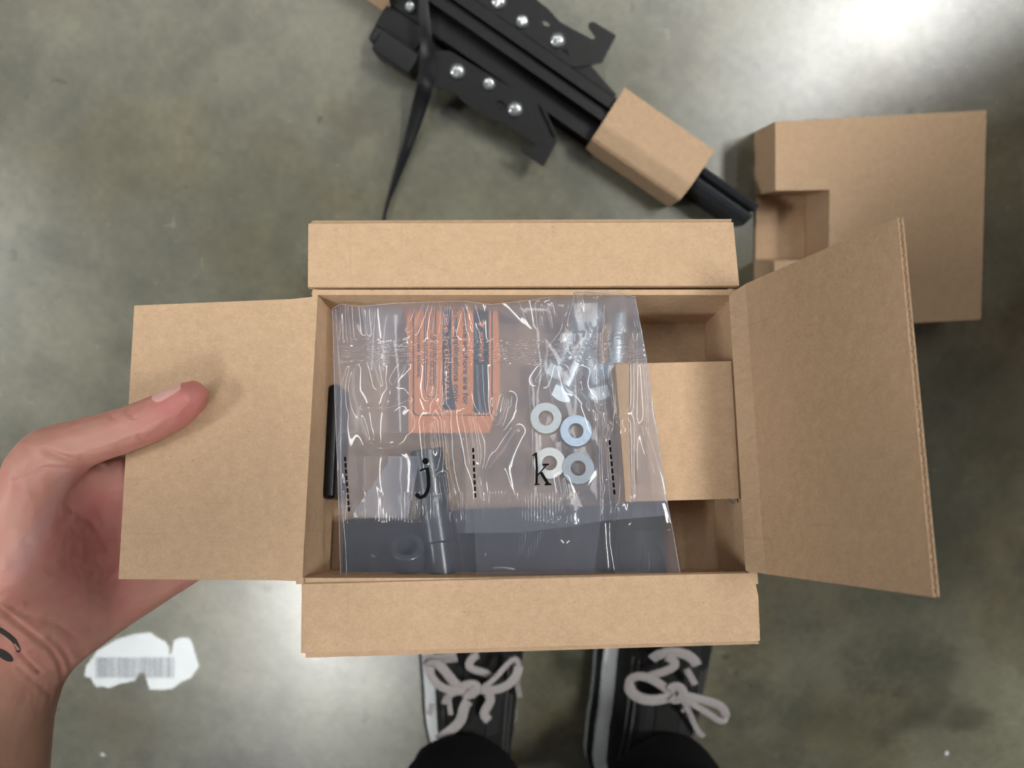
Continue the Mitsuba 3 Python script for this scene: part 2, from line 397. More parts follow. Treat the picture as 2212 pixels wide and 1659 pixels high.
def z1(*p): return [(x / 4.022 + 700, y / 4.022 + 600) for x, y in p]
def z2(*p): return [(x / 3.687 + 1050, y / 3.687 + 600) for x, y in p]
def z3(*p): return [(x / 4.424 + 700, y / 4.424 + 900) for x, y in p]
def z4(*p): return [(x / 4.022 + 1100, y / 4.022 + 850) for x, y in p]
CREASES = [
    (z1((140, 240), (135, 400), (120, 600), (100, 700)), 0.9), (z1((205, 240), (225, 480), (240, 560)), 0.6), (z1((330, 230), (370, 480)), 0.5),
    (z1((190, 780), (150, 900), (140, 1150)), 0.9), (z1((260, 790), (250, 980), (300, 1180), (380, 1430), (480, 1480), (630, 1475)), 0.9),
    (z1((860, 220), (790, 400), (760, 460)), 1.0), (z1((1010, 210), (1000, 480)), 1.0), (z1((1050, 250), (1050, 400), (1130, 600)), 0.6),
    (z1((1245, 200), (1300, 400), (1330, 600)), 1.0), (z1((1160, 300), (1090, 480), (1040, 680)), 0.6), (z1((940, 780), (940, 900), (915, 1040)), 0.6),
    (z1((1030, 690), (1010, 900), (1020, 1100), (1050, 1160)), 0.7), (z1((350, 1130), (560, 1130), (730, 1060)), 0.6),
    (z1((1330, 760), (1340, 1000), (1370, 1200), (1440, 1300), (1520, 1270), (1590, 1050)), 1.1), (z1((1250, 1200), (1290, 1400), (1310, 1600)), 0.8),
    (z1((910, 1270), (940, 1500), (930, 1649)), 0.9), (z1((1440, 1650), (1560, 1500), (1660, 1330)), 1.0), (z1((620, 900), (700, 770)), 0.9), (z1((430, 750), (480, 930)), 0.8),
    (z2((740, 110), (730, 310)), 1.3), (z2((740, 260), (600, 500), (430, 820)), 1.1), (z2((600, 720), (700, 860), (820, 980), (850, 1100), (880, 1210)), 0.8),
    (z2((860, 1010), (910, 1080), (920, 1180)), 0.6), (z2((770, 750), (720, 860)), 0.8), (z2((430, 220), (430, 380)), 0.6), (z2((480, 230), (510, 400)), 0.7),
    (z2((1230, 400), (1270, 800), (1300, 1250), (1380, 1550)), 0.8), (z2((880, 170), (880, 500), (920, 800), (930, 1100), (970, 1600)), 0.5),
    (z2((960, 450), (970, 800), (1010, 1080)), 0.6), (z2((650, 570), (660, 650), (720, 680)), 0.7),
    (z4((460, 740), (490, 900), (550, 1040), (560, 1130)), 0.7), (z4((400, 1130), (430, 1280), (480, 1340), (550, 1290), (540, 1180)), 1.0),
    (z4((870, 960), (880, 1300), (920, 1560)), 0.8), (z4((1040, 960), (1070, 1090)), 0.8), (z4((930, 960), (950, 1090)), 0.6), (z4((1300, 1320), (1370, 1450), (1410, 1540)), 0.8),
    (z4((1190, 300), (1290, 580), (1350, 900), (1430, 1180), (1490, 1450)), 0.9), (z4((910, 210), (1010, 170)), 0.8), (z4((920, 220), (970, 310)), 0.6),
    (z3((150, 0), (150, 500), (180, 1100), (205, 1480)), 1.0), (z3((1010, 60), (1040, 350)), 0.8), (z3((1160, 0), (1200, 500), (1240, 750)), 0.6),
    (z3((1390, 0), (1450, 500), (1520, 850), (1560, 1250)), 0.9), (z3((1130, 570), (1180, 900), (1260, 1500)), 0.7), (z3((470, 1350), (400, 1560)), 0.6), (z3((1220, 800), (1330, 1550)), 0.6),
]

def nz(x, y, s=0, o=3):
    return meshkit.fbm(np.stack([x, y, np.full_like(x, 0.37 + s)], -1), o, s)

def ridge(x, y, s=0):
    n = meshkit.noise(np.stack([x, y, np.full_like(x, 0.21 * s)], -1), s)
    return (1 - np.abs(2 * n - 1)) ** 2

def film_height(PX, PY, seed=0, amp=1.0, creases=True):
    """Wrinkle height in metres over places (in photograph pixels, 0.23 mm each) of the bag."""
    h = 2.8e-3 * nz(PX / 62, PY / 460, seed + 1, 1)
    h += 1.2e-3 * ridge(PX / 80 + 0.8 * nz(PX / 170, PY / 190, seed + 2, 1), PY / 460, seed + 3)
    h += 1.2e-3 * nz(PX / 120 + PY / 160, (PY - PX) / 140, seed + 5, 1)
    patch = np.clip(2.6 * nz(PX / 150, PY / 150, seed + 8, 2) - 1.15, 0, 1)
    h += patch * 0.30e-3 * ridge(PX / 36 - PY / 80, PY / 70 + PX / 80, seed + 6)
    h *= amp
    if creases:
        for line, a in CREASES:
            d = seg_dist(PX, PY, line)
            h += a * 1.35e-3 * np.exp(-np.sqrt(d * d + (14.0 if a > 0.75 else 3.0)) / (10.0 if a > 0.75 else 8.0))
    return h

def bands(PX, PY, seal=(728, 792), ribs=((1062, 1128),), k=1.0):
    """Relief of the heat seals: a crumpled band and finely ribbed bands."""
    h = np.zeros_like(PX)
    m = np.clip(np.minimum(PY - seal[0], seal[1] - PY) / 14, 0, 1) * np.clip(nz(PX / 60, PY / 60, 21) * 3 - 0.75, 0, 1)
    row = np.sin(PY / 1.75 + 5.0 * nz(PX / 26, PY / 40, 22) + 0.06 * PX)
    h += m * 0.34e-3 * row * np.clip(2.2 * nz(PX / 10, PY / 12, 23, 2) - 0.6, 0, 1)
    h += m * 0.55e-3 * (nz(PX / 12, PY / 10, 24, 2) - 0.5)
    for a, b in ribs:
        m = np.clip(np.minimum(PY - a, b - PY) / 4, 0, 1)
        h += m * 0.055e-3 * np.sin(PX / 1.05) * k * np.clip(2.4 * nz(PX / 90, PY / 90, 31, 2) - 0.6, 0, 1)
    return h

LEFT = curve([(716, 650), (718, 690), (722, 850), (728, 1000), (735, 1250), (735, 1300)])
RIGHT_E = curve([(1371, 620), (1374, 650), (1395, 760), (1415, 900), (1441, 1080), (1455, 1150), (1472, 1250), (1476, 1300)])
TOP = curve([(716, 668), (735, 657), (780, 662), (850, 655), (1000, 650), (1060, 658), (1150, 648), (1250, 630), (1330, 632), (1376, 642)], 0)

def base_h(PX, PY):
    """The lie of the upper bags in the box: lower on the left, up on the insert at the right."""
    t = np.clip((PX - 720) / 620, 0, 1)
    h = -0.0150 + 0.0085 * t ** 1.2
    e = np.clip((PX - 1290) / 90, 0, 1)
    e = e * e * (3 - 2 * e)
    h = h * (1 - e) + e * 0.0015
    h += np.clip((720 - PY) / 90, 0, 1) * np.clip((PX - 1080) / 140, 0, 1) * 0.0050   # the mouth rises over the lip
    h -= np.clip((PY - 1130) / 120, 0, 1) * 0.003
    low = np.clip((PX - 1330) / 60, 0, 1) * np.clip((PY - 1085) / 60, 0, 1)
    h -= low * 0.004
    return h

def film_grid(x0, x1, y0, y1, step=2.2):
    """Places of a sheet: x0, x1 functions of y; y0, y1 functions of x."""
    ny = int((1250 - 640) / step)
    ym = np.linspace(0, 1, ny)
    xa, xb = x0(900.0), x1(900.0)
    nx = max(12, int((xb - xa) / step))
    xm = np.linspace(0, 1, nx)
    XM, YM = np.meshgrid(xm, ym, indexing='ij')
    PX = xa + (xb - xa) * XM
    for _ in range(2):
        PY = y0(PX) + (y1(PX) - y0(PX)) * YM
        PX = x0(PY) + (x1(PY) - x0(PY)) * XM
    return PX, PY

def place(PX, PY, H):
    """World points for places at heights over the rim."""
    D = ((PX - CX) / FPX)[..., None] * RIGHT + ((PY - CY) / FPX)[..., None] * DOWN + FWD
    t = ((BO - EYE) @ BN + H) / (D @ BN)
    return EYE + t[..., None] * D

def grid_faces(n, m):
    i, j = np.meshgrid(np.arange(n - 1), np.arange(m - 1), indexing='ij')
    q = np.stack([i * m + j, i * m + j + 1, (i + 1) * m + j + 1, (i + 1) * m + j], -1).reshape(-1, 4)
    return np.vstack([q[:, [0, 1, 2]], q[:, [0, 2, 3]]])

def film(key, PX, PY, H, mat='film'):
    P = place(PX, PY, H)
    add(key, (P.reshape(-1, 3), grid_faces(*PX.shape)), mat, smooth=True)

def front_h(PX, PY):
    return base_h(PX, PY) + film_height(PX, PY, 0) + bands(PX, PY, ribs=((1062, 1128),))

def front_level(px, py):
    return float(front_h(np.array([[px, px]], float), np.array([[py, py]], float))[0, 0])

PERF1 = curve([(1013, 600), (1020, 900), (1028, 1080), (1042, 1300)])
PERF2 = curve([(1290, 600), (1312, 900), (1329, 1080), (1345, 1300)])
const = lambda c: (lambda t: np.full_like(np.asarray(t, float), c) if np.ndim(t) else float(c))
def _bottom(x, h=-0.020):
    lo, hi = 1150.0, 1300.0
    for _ in range(40):
        mid = (lo + hi) / 2
        lo, hi = (mid, hi) if R(x, mid, h)[1] > SB + 0.0004 else (lo, mid)
    return lo
BOT = curve([(720.0, _bottom(720)), (1480.0, _bottom(1480))], 0)
def shift(f, d): return lambda t: f(t) + d
BAGS = [
    ('plastic_bag', LEFT, shift(PERF1, -0.12), 'clear plastic bag printed with the letter j, holding black spacers', BOT),
    ('plastic_bag_001', shift(PERF1, 0.12), shift(PERF2, -0.12), 'clear plastic bag printed with the letter k, holding four washers', BOT),
    ('plastic_bag_002', shift(PERF2, 0.12), RIGHT_E, 'empty clear plastic bag lying over the cardboard insert, right of the washers', BOT),
]
BACK = curve([(720, 1112), (800, 1112), (860, 1145), (1000, 1152), (1130, 1150), (1240, 1136), (1294, 1126), (1450, 1112)], 0)
for key, a, b, lab, bot in BAGS:
    tag(key, lab, 'plastic bag')
    PX, PY = film_grid(a, b, TOP, bot, 2.0)
    film(key + '__front_sheet', PX, PY, front_h(PX, PY))
    PX, PY = film_grid(shift(a, 0.05), shift(b, -0.05), shift(TOP, 4), BACK, 3.2)
    film(key + '__back_sheet', PX, PY, base_h(PX, PY) - 0.0058 - (0.0235 * np.clip((1006 - PX) / 60, 0, 1) * np.clip((PX - 735) / 50, 0, 1) * np.clip((PY - 935) / 50, 0, 1) if key == 'plastic_bag' else 0) + 0.5 * film_height(PX, PY, 40, 1.0, False) + bands(PX, PY, (0, 1), ((1062, 1140),), 1.2), 'film_mid')

scene['film_edge'] = simple((0.36, 0.36, 0.41), 0.2, 0.8)
def bead(key, PX, PY, r=0.00014):
    C = place(PX, PY, front_h(PX, PY))
    tan = np.gradient(C, axis=0); tan /= np.linalg.norm(tan, axis=1, keepdims=True)
    u = np.cross(tan, BN); u /= np.linalg.norm(u, axis=1, keepdims=True)
    w = np.cross(tan, u)
    a = np.linspace(0, 2 * np.pi, 7)[:-1]
    V = (C[:, None] + r * (np.cos(a)[None, :, None] * u[:, None] + np.sin(a)[None, :, None] * w[:, None])).reshape(-1, 3)
    i, j = np.meshgrid(np.arange(len(C) - 1), np.arange(6), indexing='ij')
    q = np.stack([i * 6 + j, i * 6 + (j + 1) % 6, (i + 1) * 6 + (j + 1) % 6, (i + 1) * 6 + j], -1).reshape(-1, 4)
    add(key, (V, q), 'film_edge', smooth=True)
for key, a, b, lab, bot in BAGS:
    xs = np.linspace(a(655.0), b(650.0), 90)
    bead(key + '__edge_seam', xs, TOP(xs))
ys = np.linspace(668, 1250, 200)
bead('plastic_bag__edge_seam_001', LEFT(ys) + 1.0, ys)
bead('plastic_bag__edge_seam_002', LEFT(ys) + 11.0 + 3 * np.sin(ys / 60), ys, 0.00016)
ys = np.linspace(645, 1250, 200)
bead('plastic_bag_002__edge_seam_001', RIGHT_E(ys) - 1.0, ys)

# print on the bags: letters and dashes lie on the film
def px_poly_mesh(poly, key, mat, lift=0.0004, level=None, thick=0.00012):
    """A flat print from a polygon in photograph pixels, laid on the film."""
    parts = []
    for g in getattr(poly, 'geoms', [poly]):
        v, f = trimesh.creation.triangulate_polygon(g.segmentize(4.0), engine='earcut')
        PX, PY = v[:, 0][None], v[:, 1][None]
        H = (front_h(PX, PY) if level is None else np.full_like(PX, level)) + lift
        top = place(PX, PY, H)[0]
        bot = place(PX, PY, H - thick)[0]
        n = len(v)
        parts.append(trimesh.Trimesh(np.vstack([top, bot]), np.vstack([f[:, ::-1], f + n]), process=False))
    add(key, trimesh.util.concatenate(parts), mat)

def stroke(pts, w):
    return LineString(pts).buffer(w / 2, cap_style=2, join_style=1)

def dashes(x0, y0, x1, y1, n, w=4.2):
    out = []
    for i in range(n):
        a, b = i / n, (i + 0.68) / n
        out.append(stroke([(x0 + (x1 - x0) * a, y0 + (y1 - y0) * a), (x0 + (x1 - x0) * b, y0 + (y1 - y0) * b)], w))
    return unary_union(out)

# j: dot, stem with serif, hooked tail
jj = unary_union([Polygon([(919 + 6.5 * math.cos(t), 996 + 6.8 * math.sin(t)) for t in np.linspace(0, 6.28, 24)]),
                  stroke(z3((985, 490), (996, 560), (1000, 660), (985, 720), (960, 755), (925, 772), (895, 765)), 7.2),
                  stroke(z3((915, 520), (935, 508), (960, 500), (1000, 490)), 3.6),
                  Polygon([(901.5 + 5 * math.cos(t), 1070 + 4.6 * math.sin(t)) for t in np.linspace(0, 6.28, 20)])])
px_poly_mesh(jj, 'plastic_bag__printed_letter', 'black_print')
px_poly_mesh(dashes(745, 987, 754.5, 1109, 9), 'plastic_bag__dashed_line', 'black_print')
# k: stem with serifs, arm and leg with serifs
kk = unary_union([stroke(z4((232, 515), (240, 650), (238, 790)), 4.6), stroke(z4((202, 540), (240, 517)), 3.0), stroke(z4((218, 790), (262, 790)), 2.6),
                  stroke(z4((320, 625), (245, 712)), 2.6), stroke(z4((290, 620), (343, 616)), 4.0),
                  stroke(z4((275, 685), (340, 790)), 6.2), stroke(z4((308, 790), (365, 788)), 4.0)])
px_poly_mesh(kk, 'plastic_bag_001__printed_letter', 'black_print', 0.0006)
px_poly_mesh(dashes(1022, 968, 1027, 1079, 8), 'plastic_bag_001__dashed_line', 'black_print')
px_poly_mesh(dashes(1316.5, 951, 1328, 1073, 8), 'plastic_bag_002__dashed_line', 'black_print')
ll = unary_union([stroke(z4((1160, 500), (1172, 770)), 4.0), stroke(z4((1140, 510), (1165, 500)), 2.4), stroke(z4((1145, 772), (1215, 766)), 2.6)])
px_poly_mesh(ll, 'plastic_bag_002__printed_letter', 'faint_print', -0.0028)

# washers in bag k, on its back sheet
def washer_mesh(ro, ri, t):
    c = 0.12e-3
    prof = np.array([(ri, 0), (ri, t - c), (ri + c, t), (ro - c, t), (ro, t - c), (ro, c), (ro - c, 0), (ri, 0)])
    return trimesh.creation.revolve(prof, sections=64)
def box_frame(o, nx=0.0, ns=0.0):
    """Places a mesh (z up) in the box at o (x, s, h), tilted by slopes nx and ns."""
    ez = np.array([-nx, -ns, 1.0]); ez /= np.linalg.norm(ez)
    ex = np.array([1.0, 0, nx]); ex /= np.linalg.norm(ex)
    ey = np.cross(ez, ex)
    return lambda v: bw(np.asarray(o) + v[:, :1] * ex + v[:, 1:2] * ey + v[:, 2:3] * ez)
WM = washer_mesh(0.0079, 0.0036, 0.0016)
WASH = [(1179.3, 904, 0.02, 0.0, 'zinc_grey', 'uppermost left'), (1243.5, 931, -0.03, 0.04, 'zinc_blue', 'right upper'), (1187.5, 1001.5, 0.10, -0.13, 'zinc_white', 'under the printed letter k'), (1248.5, 1012, 0.0, -0.02, 'zinc_dull', 'lowest')]
WL = ['zinc washer at the upper left of the four in the bag marked k', 'bluish zinc washer at the upper right of the four in the bag', 'bright zinc washer crossed by the printed letter k', 'grey zinc washer with a raised rim, lowest right of the four']
for k, (px, py, a, b, mat, _) in enumerate(WASH):
    key = numbered('washer', k)
    add(key, move(WM, box_frame(R(px, py, float(base_h(np.array(float(px)), np.array(float(py)))) - 0.0022 + (0.0004 if k % 2 else 0)), a, b)), mat, smooth=35)
    tag(key, WL[k], 'washer', 'washers in the plastic bag')

# a lower bag of bolts with the letters o and p, seen through the upper bags
tag('plastic_bag_003', 'clear plastic bag holding zinc bolts, above the four washers', 'plastic bag')
LOWER = [(curve([(868, 900), (872, 1260)]), curve([(1300, 880), (1281, 1260)]), const(1085.0), const(1246.0))]
PX, PY = film_grid(curve([(1150, 600), (1140, 850), (1150, 1100)]), curve([(1345, 600), (1352, 850), (1340, 1100)]), const(640.0), const(1110.0), 2.6)
film('plastic_bag_003__sheet', PX, PY, base_h(PX, PY) * 0.5 - 0.0125 + film_height(PX, PY, 70, 1.2, False), 'film_clear')
PX, PY = film_grid(curve([(1016, 900), (1030, 1260)]), curve([(1300, 1100), (1281, 1260)]), const(1100.0), const(1244.0), 2.2)
tag('plastic_bag_004', 'clear ribbed end of a plastic bag lying lowest beside the bottom flap', 'plastic bag')
film('plastic_bag_004__sheet', PX, PY, -0.0165 + 0.004 * (PX - 868) / 420 + 0.6 * film_height(PX, PY, 90, 1.0, False) + bands(PX, PY, (0, 1), ((1145, 1205),), 1.5), 'film')
PX, PY = film_grid(curve([(770, 600), (800, 800)]), curve([(872, 600), (868, 680), (835, 790), (830, 800)]), const(632.0), const(800.0), 2.4)
tag('plastic_bag_005', 'cloudy plastic bag at the upper left corner inside the box', 'plastic bag')
film('plastic_bag_005__sheet', PX, PY, -0.022 + 1.6 * film_height(PX, PY, 110, 1.0, False), 'film_thick')
PX, PY = film_grid(curve([(838, 1000), (765, 1105), (762, 1120)]), curve([(905, 1000), (880, 1120)]), const(985.0), const(1118.0), 2.2)
tag('plastic_bag_006', 'folded ribbed corner of a plastic bag left of the black spacer', 'plastic bag')
film('plastic_bag_006__sheet', PX, PY, -0.0200 + 0.6 * film_height(PX, PY, 130, 1.0, False) + bands(PX, PY, (0, 1), ((1030, 1078),), 1.5), 'film_thick')

# letters o and p, printed on the lower bag
def ring_poly(cx, cy, a, b, w0, w1, tilt=0):
    o = [(a * math.cos(t), b * math.sin(t)) for t in np.linspace(0, 2 * math.pi, 40)]
    i = [((a - w0) * math.cos(t), (b - w1) * math.sin(t)) for t in np.linspace(0, 2 * math.pi, 40)]
    c, s = math.cos(tilt), math.sin(tilt)
    f = lambda q: [(cx + x * c - y * s, cy + x * s + y * c) for x, y in q]
    return Polygon(f(o), [f(i)])
px_poly_mesh(ring_poly(989.5, 993, 14.5, 32.5, 4.6, 2.4, -0.06), 'plastic_bag__printed_letter_001', 'grey_print', level=-0.0150)
labels['plastic_bag__printed_letter_001'] = {'label': 'grey letter o showing through from behind'}
pp = unary_union([stroke(z4((470, 400), (480, 560), (480, 700)), 6.5), stroke(z4((420, 392), (450, 392)), 3.5), ring_poly(1262, 985, 34, 42, 9, 4)])
px_poly_mesh(pp, 'plastic_bag_003__printed_letter', 'grey_print', level=-0.0102)

# ------------------------------------------------------------------ zinc lag bolts in the lower bag
def bolt_mesh(length=0.052, r=0.0046, head=0.0085, hh=0.0072):
    hexa = Polygon([(head / math.cos(math.pi / 6) * math.cos(t), head / math.cos(math.pi / 6) * math.sin(t)) for t in np.arange(6) * math.pi / 3])
    hd = m3.Manifold.extrude(m3.CrossSection([np.array(hexa.exterior.coords)[:-1]]), hh)
    cone = m3.Manifold.cylinder(hh + 0.0004, head * 1.30, head * 0.96, 48) if False else m3.Manifold.revolve(m3.CrossSection([[(0, -0.0001), (head * 1.2, -0.0001), (head * 1.2, hh * 0.75), (head * 0.98, hh + 0.0002), (0, hh + 0.0002)]]), 48)
    hd = man(hd ^ cone)
    flange = trimesh.creation.revolve(np.array([(0, -0.0013), (0.0106, -0.0013), (0.0108, -0.0009), (0.0092, 0.0), (0, 0.0)]), sections=40)
    n, turns = 40, int((length - 0.016) / 0.0026)
    rows = []
    zz = np.concatenate([[0, -0.016], np.linspace(-0.0162, -length * 0.93, turns * 10), [-length]])
    ang = np.arange(n) * 2 * np.pi / n
    for z in zz:
        if z > -0.0161:
            rr = np.full(n, r)
        else:
            ph = (-z / 0.0026 - ang / (2 * np.pi)) % 1.0
            rr = r * (0.72 + 0.32 * np.clip(1 - np.abs(ph - 0.5) / 0.28, 0, 1))
            rr = rr * np.clip((length + z) / (length * 0.12), 0.08, 1)
        rows.append(np.stack([rr * np.cos(ang), rr * np.sin(ang), np.full(n, z)], -1))
    V = np.concatenate(rows)
    i, j = np.meshgrid(np.arange(len(zz) - 1), np.arange(n), indexing='ij')
    q = np.stack([i * n + j, (i + 1) * n + j, (i + 1) * n + (j + 1) % n, i * n + (j + 1) % n], -1).reshape(-1, 4)
    shaft = trimesh.Trimesh(V, np.vstack([q[:, [0, 1, 2]], q[:, [0, 2, 3]]]), process=False)
    return hd, flange, shaft
BOLTS = [((1217, 846), (1296, 668), -0.0225), ((1289, 843), (1240, 650), -0.0300), ((1330, 800), (1339, 650), -0.0330), ((1205, 800), (1262, 660), -0.0370)]
BL = ['zinc lag bolt with a hex head just above the washers', 'zinc lag bolt whose hex head lies left of the cardboard insert', 'zinc lag bolt standing upright at the right of the bolt bag', 'zinc lag bolt lowest in the bolt bag, its head left of the others']
for k, (hp, tp, h) in enumerate(BOLTS):
    key = numbered('lag_bolt', k)
    a, b = R(*hp, h), R(*tp, h - 0.002)
    z = (a - b) / np.linalg.norm(a - b)
    ex = np.cross(z, [0, 0, 1.0]); ex /= np.linalg.norm(ex)
    ey = np.cross(z, ex)
    fr = lambda v, a=a, ex=ex, ey=ey, z=z: bw(a + v[:, :1] * ex + v[:, 1:2] * ey + v[:, 2:3] * z)
    hd, flange, shaft = bolt_mesh()
    add(key + '__head', move(hd, fr), 'zinc', smooth=30)
    add(key + '__flange', move(flange, fr), 'zinc', smooth=30)
    add(key + '__shaft', move(shaft, fr), 'zinc', smooth=40)
    tag(key, BL[k], 'bolt', 'zinc bolts in the bag')

# ------------------------------------------------------------------ orange bag of anchors, printed
tag('anchor_bag', 'orange printed bag of concrete anchors with a black warning panel, under the clear bags', 'bag')
OL = curve([(872, 620), (884, 780), (882, 935)]); OR_ = curve([(1074, 620), (1080, 780), (1080, 860), (1058, 935)])
HO = -0.0290
def orange_h(PX, PY):
    return HO + 0.0022 * np.sin((PX - 880) / 200 * np.pi) + 0.6e-3 * nz(PX / 40, PY / 140, 5)
PX, PY = film_grid(OL, OR_, const(624.0), const(935.0), 3.0)
P = place(PX, PY, orange_h(PX, PY))
add('anchor_bag__sheet', (P.reshape(-1, 3), grid_faces(*PX.shape)), 'orange_film', smooth=True)
def orange_print(poly, key, mat, lift=0.0003):
    parts = []
    for g in getattr(poly, 'geoms', [poly]):
        v, f = trimesh.creation.triangulate_polygon(g.segmentize(6.0), engine='earcut')
        PX, PY = v[:, 0][None], v[:, 1][None]
        H = orange_h(PX, PY) + lift
        n = len(v)
        parts.append(trimesh.Trimesh(np.vstack([place(PX, PY, H)[0], place(PX, PY, H - 0.0001)[0]]), np.vstack([f[:, ::-1], f + n]), process=False))
    add(key, trimesh.util.concatenate(parts), mat)
def rect(x0, y0, x1, y1):
    return Polygon([(x0, y0), (x1, y0), (x1, y1), (x0, y1)])
def rounded(x0, y0, x1, y1, r):
    return rect(x0 + r, y0 + r, x1 - r, y1 - r).buffer(r)
frame_line = rounded(892, 560, 1064, 898, 10).difference(rounded(894, 562, 1062, 896, 9)).intersection(rect(880, 628, 1080, 935))
orange_print(frame_line, 'anchor_bag__frame_line', 'black_print', 0.0004)
orange_print(unary_union([rect(956, 628, 975, 885), Polygon([(956, 820), (975, 820), (985, 885), (956, 885)])]), 'anchor_bag__black_band', 'black_print')
orange_print(rounded(1023, 560, 1056, 893, 6).intersection(rect(880, 628, 1080, 935)), 'anchor_bag__warning_panel', 'black_print')
tri = Polygon([(1031, 700), (1046, 690), (1046, 710)]).difference(Polygon([(1036, 700), (1043, 695.5), (1043, 704.5)]))
orange_print(unary_union([tri, rect(1037, 699, 1041, 701.5)]), 'anchor_bag__warning_triangle', 'orange_print', 0.0007)
# drawing of an anchor
dr_ = []
for a, b in ((917, 941), (922, 937)):
    dr_.append(LineString([(a, 665), (a, 835)]).buffer(0.8)); dr_.append(LineString([(b, 665), (b, 835)]).buffer(0.8))
for y in range(680, 840, 20):
    dr_.append(rounded(930, y, 937, y + 13, 2).difference(rounded(931.4, y + 1.4, 935.6, y + 11.6, 1.5)))
dr_.append(LineString([(917, 835), (924, 858), (938, 858), (941, 835)]).buffer(0.9))
orange_print(unary_union(dr_), 'anchor_bag__drawing', 'brown_print', 0.0004)
def text_px(s, key, x, y, height, mat, lift, width=None, bold=False):
    """Lettering that runs down the photograph (its foot to the left), from (x, y)."""
    t = meshkit.text_mesh(s, height, 0.5, bold)
    v = np.array(t.vertices)
    if width:
        v[:, 0] *= width / v[:, 0].max()
    PX, PY = x + v[:, 1], y + v[:, 0]
    H = orange_h(PX[None], PY[None])[0] + lift + v[:, 2] * 0.0002
    add(key, (place(PX[None], PY[None], H[None])[0], t.faces[:, ::-1] if False else t.faces), mat)
text_px('Concrete Anchors', 'anchor_bag__lettering', 902, 706, 6, 'brown_print', 0.0004, 108, True)
text_px('not use in DRYWALL', 'anchor_bag__lettering_001', 960, 634, 10, 'orange_print', 0.0006, 236, True)
text_px('concrete applications only', 'anchor_bag__lettering_002', 981, 632, 10, 'brown_print', 0.0004, 236, True)
text_px('e concrete anchors are for', 'anchor_bag__lettering_003', 1001, 634, 10, 'brown_print', 0.0004, 240, True)
text_px('WARNING', 'anchor_bag__lettering_004', 1036, 716, 8, 'orange_print', 0.0007, 64, True)

# ------------------------------------------------------------------ black spacers and parts
def tube_between(pa, pb, r0, r1, wallt=0.0025, mat='black_plastic', n=48):
    a, b = np.asarray(pa), np.asarray(pb)
    L = np.linalg.norm(b - a)
    z = (b - a) / L
    ex = np.cross(z, [0, 0, 1.0]); ex /= np.linalg.norm(ex)
    ey = np.cross(z, ex)
    c = 0.0004
    prof = np.array([(r0 - wallt, 0), (r0 - c, 0), (r0, c), (r1, L - c), (r1 - c, L), (r1 - wallt, L), (r0 - wallt, 0)])
    return move(trimesh.creation.revolve(prof, sections=n), lambda v: bw(a + v[:, :1] * ex + v[:, 1:2] * ey + v[:, 2:3] * z))
tag('spacer', 'stepped black plastic spacer tube behind the printed letter j', 'spacer', 'black spacers')
sa, sb_, sc = R(921, 972, -0.0255), R(935, 1073, -0.0265), R(957, 1250, -0.0275)
add('spacer__barrel', tube_between(sa, sb_, 0.0086, 0.0086), 'spacer_plastic', smooth=35)
add('spacer__sleeve', tube_between(sb_ , R(948, 1170, -0.0265), 0.0078, 0.0078), 'spacer_plastic', smooth=35)
add('spacer__stem', tube_between(R(948, 1170, -0.0270), sc, 0.0070, 0.0070), 'spacer_plastic', smooth=35)
tag('spacer_001', 'black spacer tube with its open end up, left of the stepped spacer', 'spacer', 'black spacers')
add('spacer_001', tube_between(R(880, 1180, -0.0200), R(886, 1262, -0.044), 0.0084, 0.0084, 0.0030), 'spacer_plastic', smooth=35)
tag('black_bracket', 'flat black bracket lying across the box under the bags beside the bottom flap', 'bracket')
pb = Polygon([tuple(R(*p, -0.034)[:2]) for p in ((742, 1122), (800, 1120), (900, 1122), (1000, 1100), (1200, 1095), (1430, 1090), (1442, 1262), (740, 1262))]).buffer(-0.0015).buffer(0.0015)
add('black_bracket', move(prism(pb, -0.0365, -0.034), bw), 'black_plastic')
tag('black_cover', 'black plastic cover standing against the left wall inside the box', 'cover')
cv = rbox(0.006, 0.060, 0.026, 0.002)
c0 = R(716, 955, -0.035)
add('black_cover', move(cv, lambda v: bw(v + [XL + 0.0035, c0[1], -0.0395])), 'black_plastic', smooth=40)
tag('screw_tip', 'small bright screw end peeping out under the cardboard insert by the right wall', 'screw')
st = trimesh.creation.revolve(np.array([(0, 0.012), (0.0012, 0.011), (0.0022, 0.007), (0.0022, 0.0), (0, 0)]), sections=24)
o_ = R(1577, 1074, -0.012)
add('screw_tip', move(st, lambda v: bw(np.asarray(o_) + v[:, [0]] * [1, 0, 0] + v[:, [1]] * [0, 0, 1] + (v[:, [2]] - 0.008) * [0.5, -0.86, 0])), 'screw_metal', smooth=40)

# ------------------------------------------------------------------ rail of the wall mount on the floor
RO = F(1346, 199, 0.04)
_e = (F(1534, 331, 0.04) - RO)[:2]
REX = np.array([*(_e / np.linalg.norm(_e)), 0.0])
REY = np.cross([0, 0, 1.0], REX)
RO = np.array([RO[0], RO[1], 0.0])
def rw(v):
    """Rail coordinates (along, across, height) in metres to the world."""
    v = np.asarray(v, float)
    return RO + v[..., :1] * REX + v[..., 1:2] * REY + v[..., 2:3] * np.array([0, 0, 1.0])
def RL(px, py, h):
    d = F(px, py, h) - RO
    return np.array([d @ REX, d @ REY, h])
def along(profile, a0, a1):
    """Extrudes a closed (across, height) profile along the rail."""
    p = Polygon(profile)
    e = trimesh.creation.extrude_polygon(p, a1 - a0, engine='earcut')
    v = np.array(e.vertices)
    e.vertices = np.stack([v[:, 2] + a0, v[:, 0], v[:, 1]], -1)
    e.invert() if e.volume < 0 else None
    return e
mmv = lambda *p: [(a / 1000, b / 1000) for a, b in p]
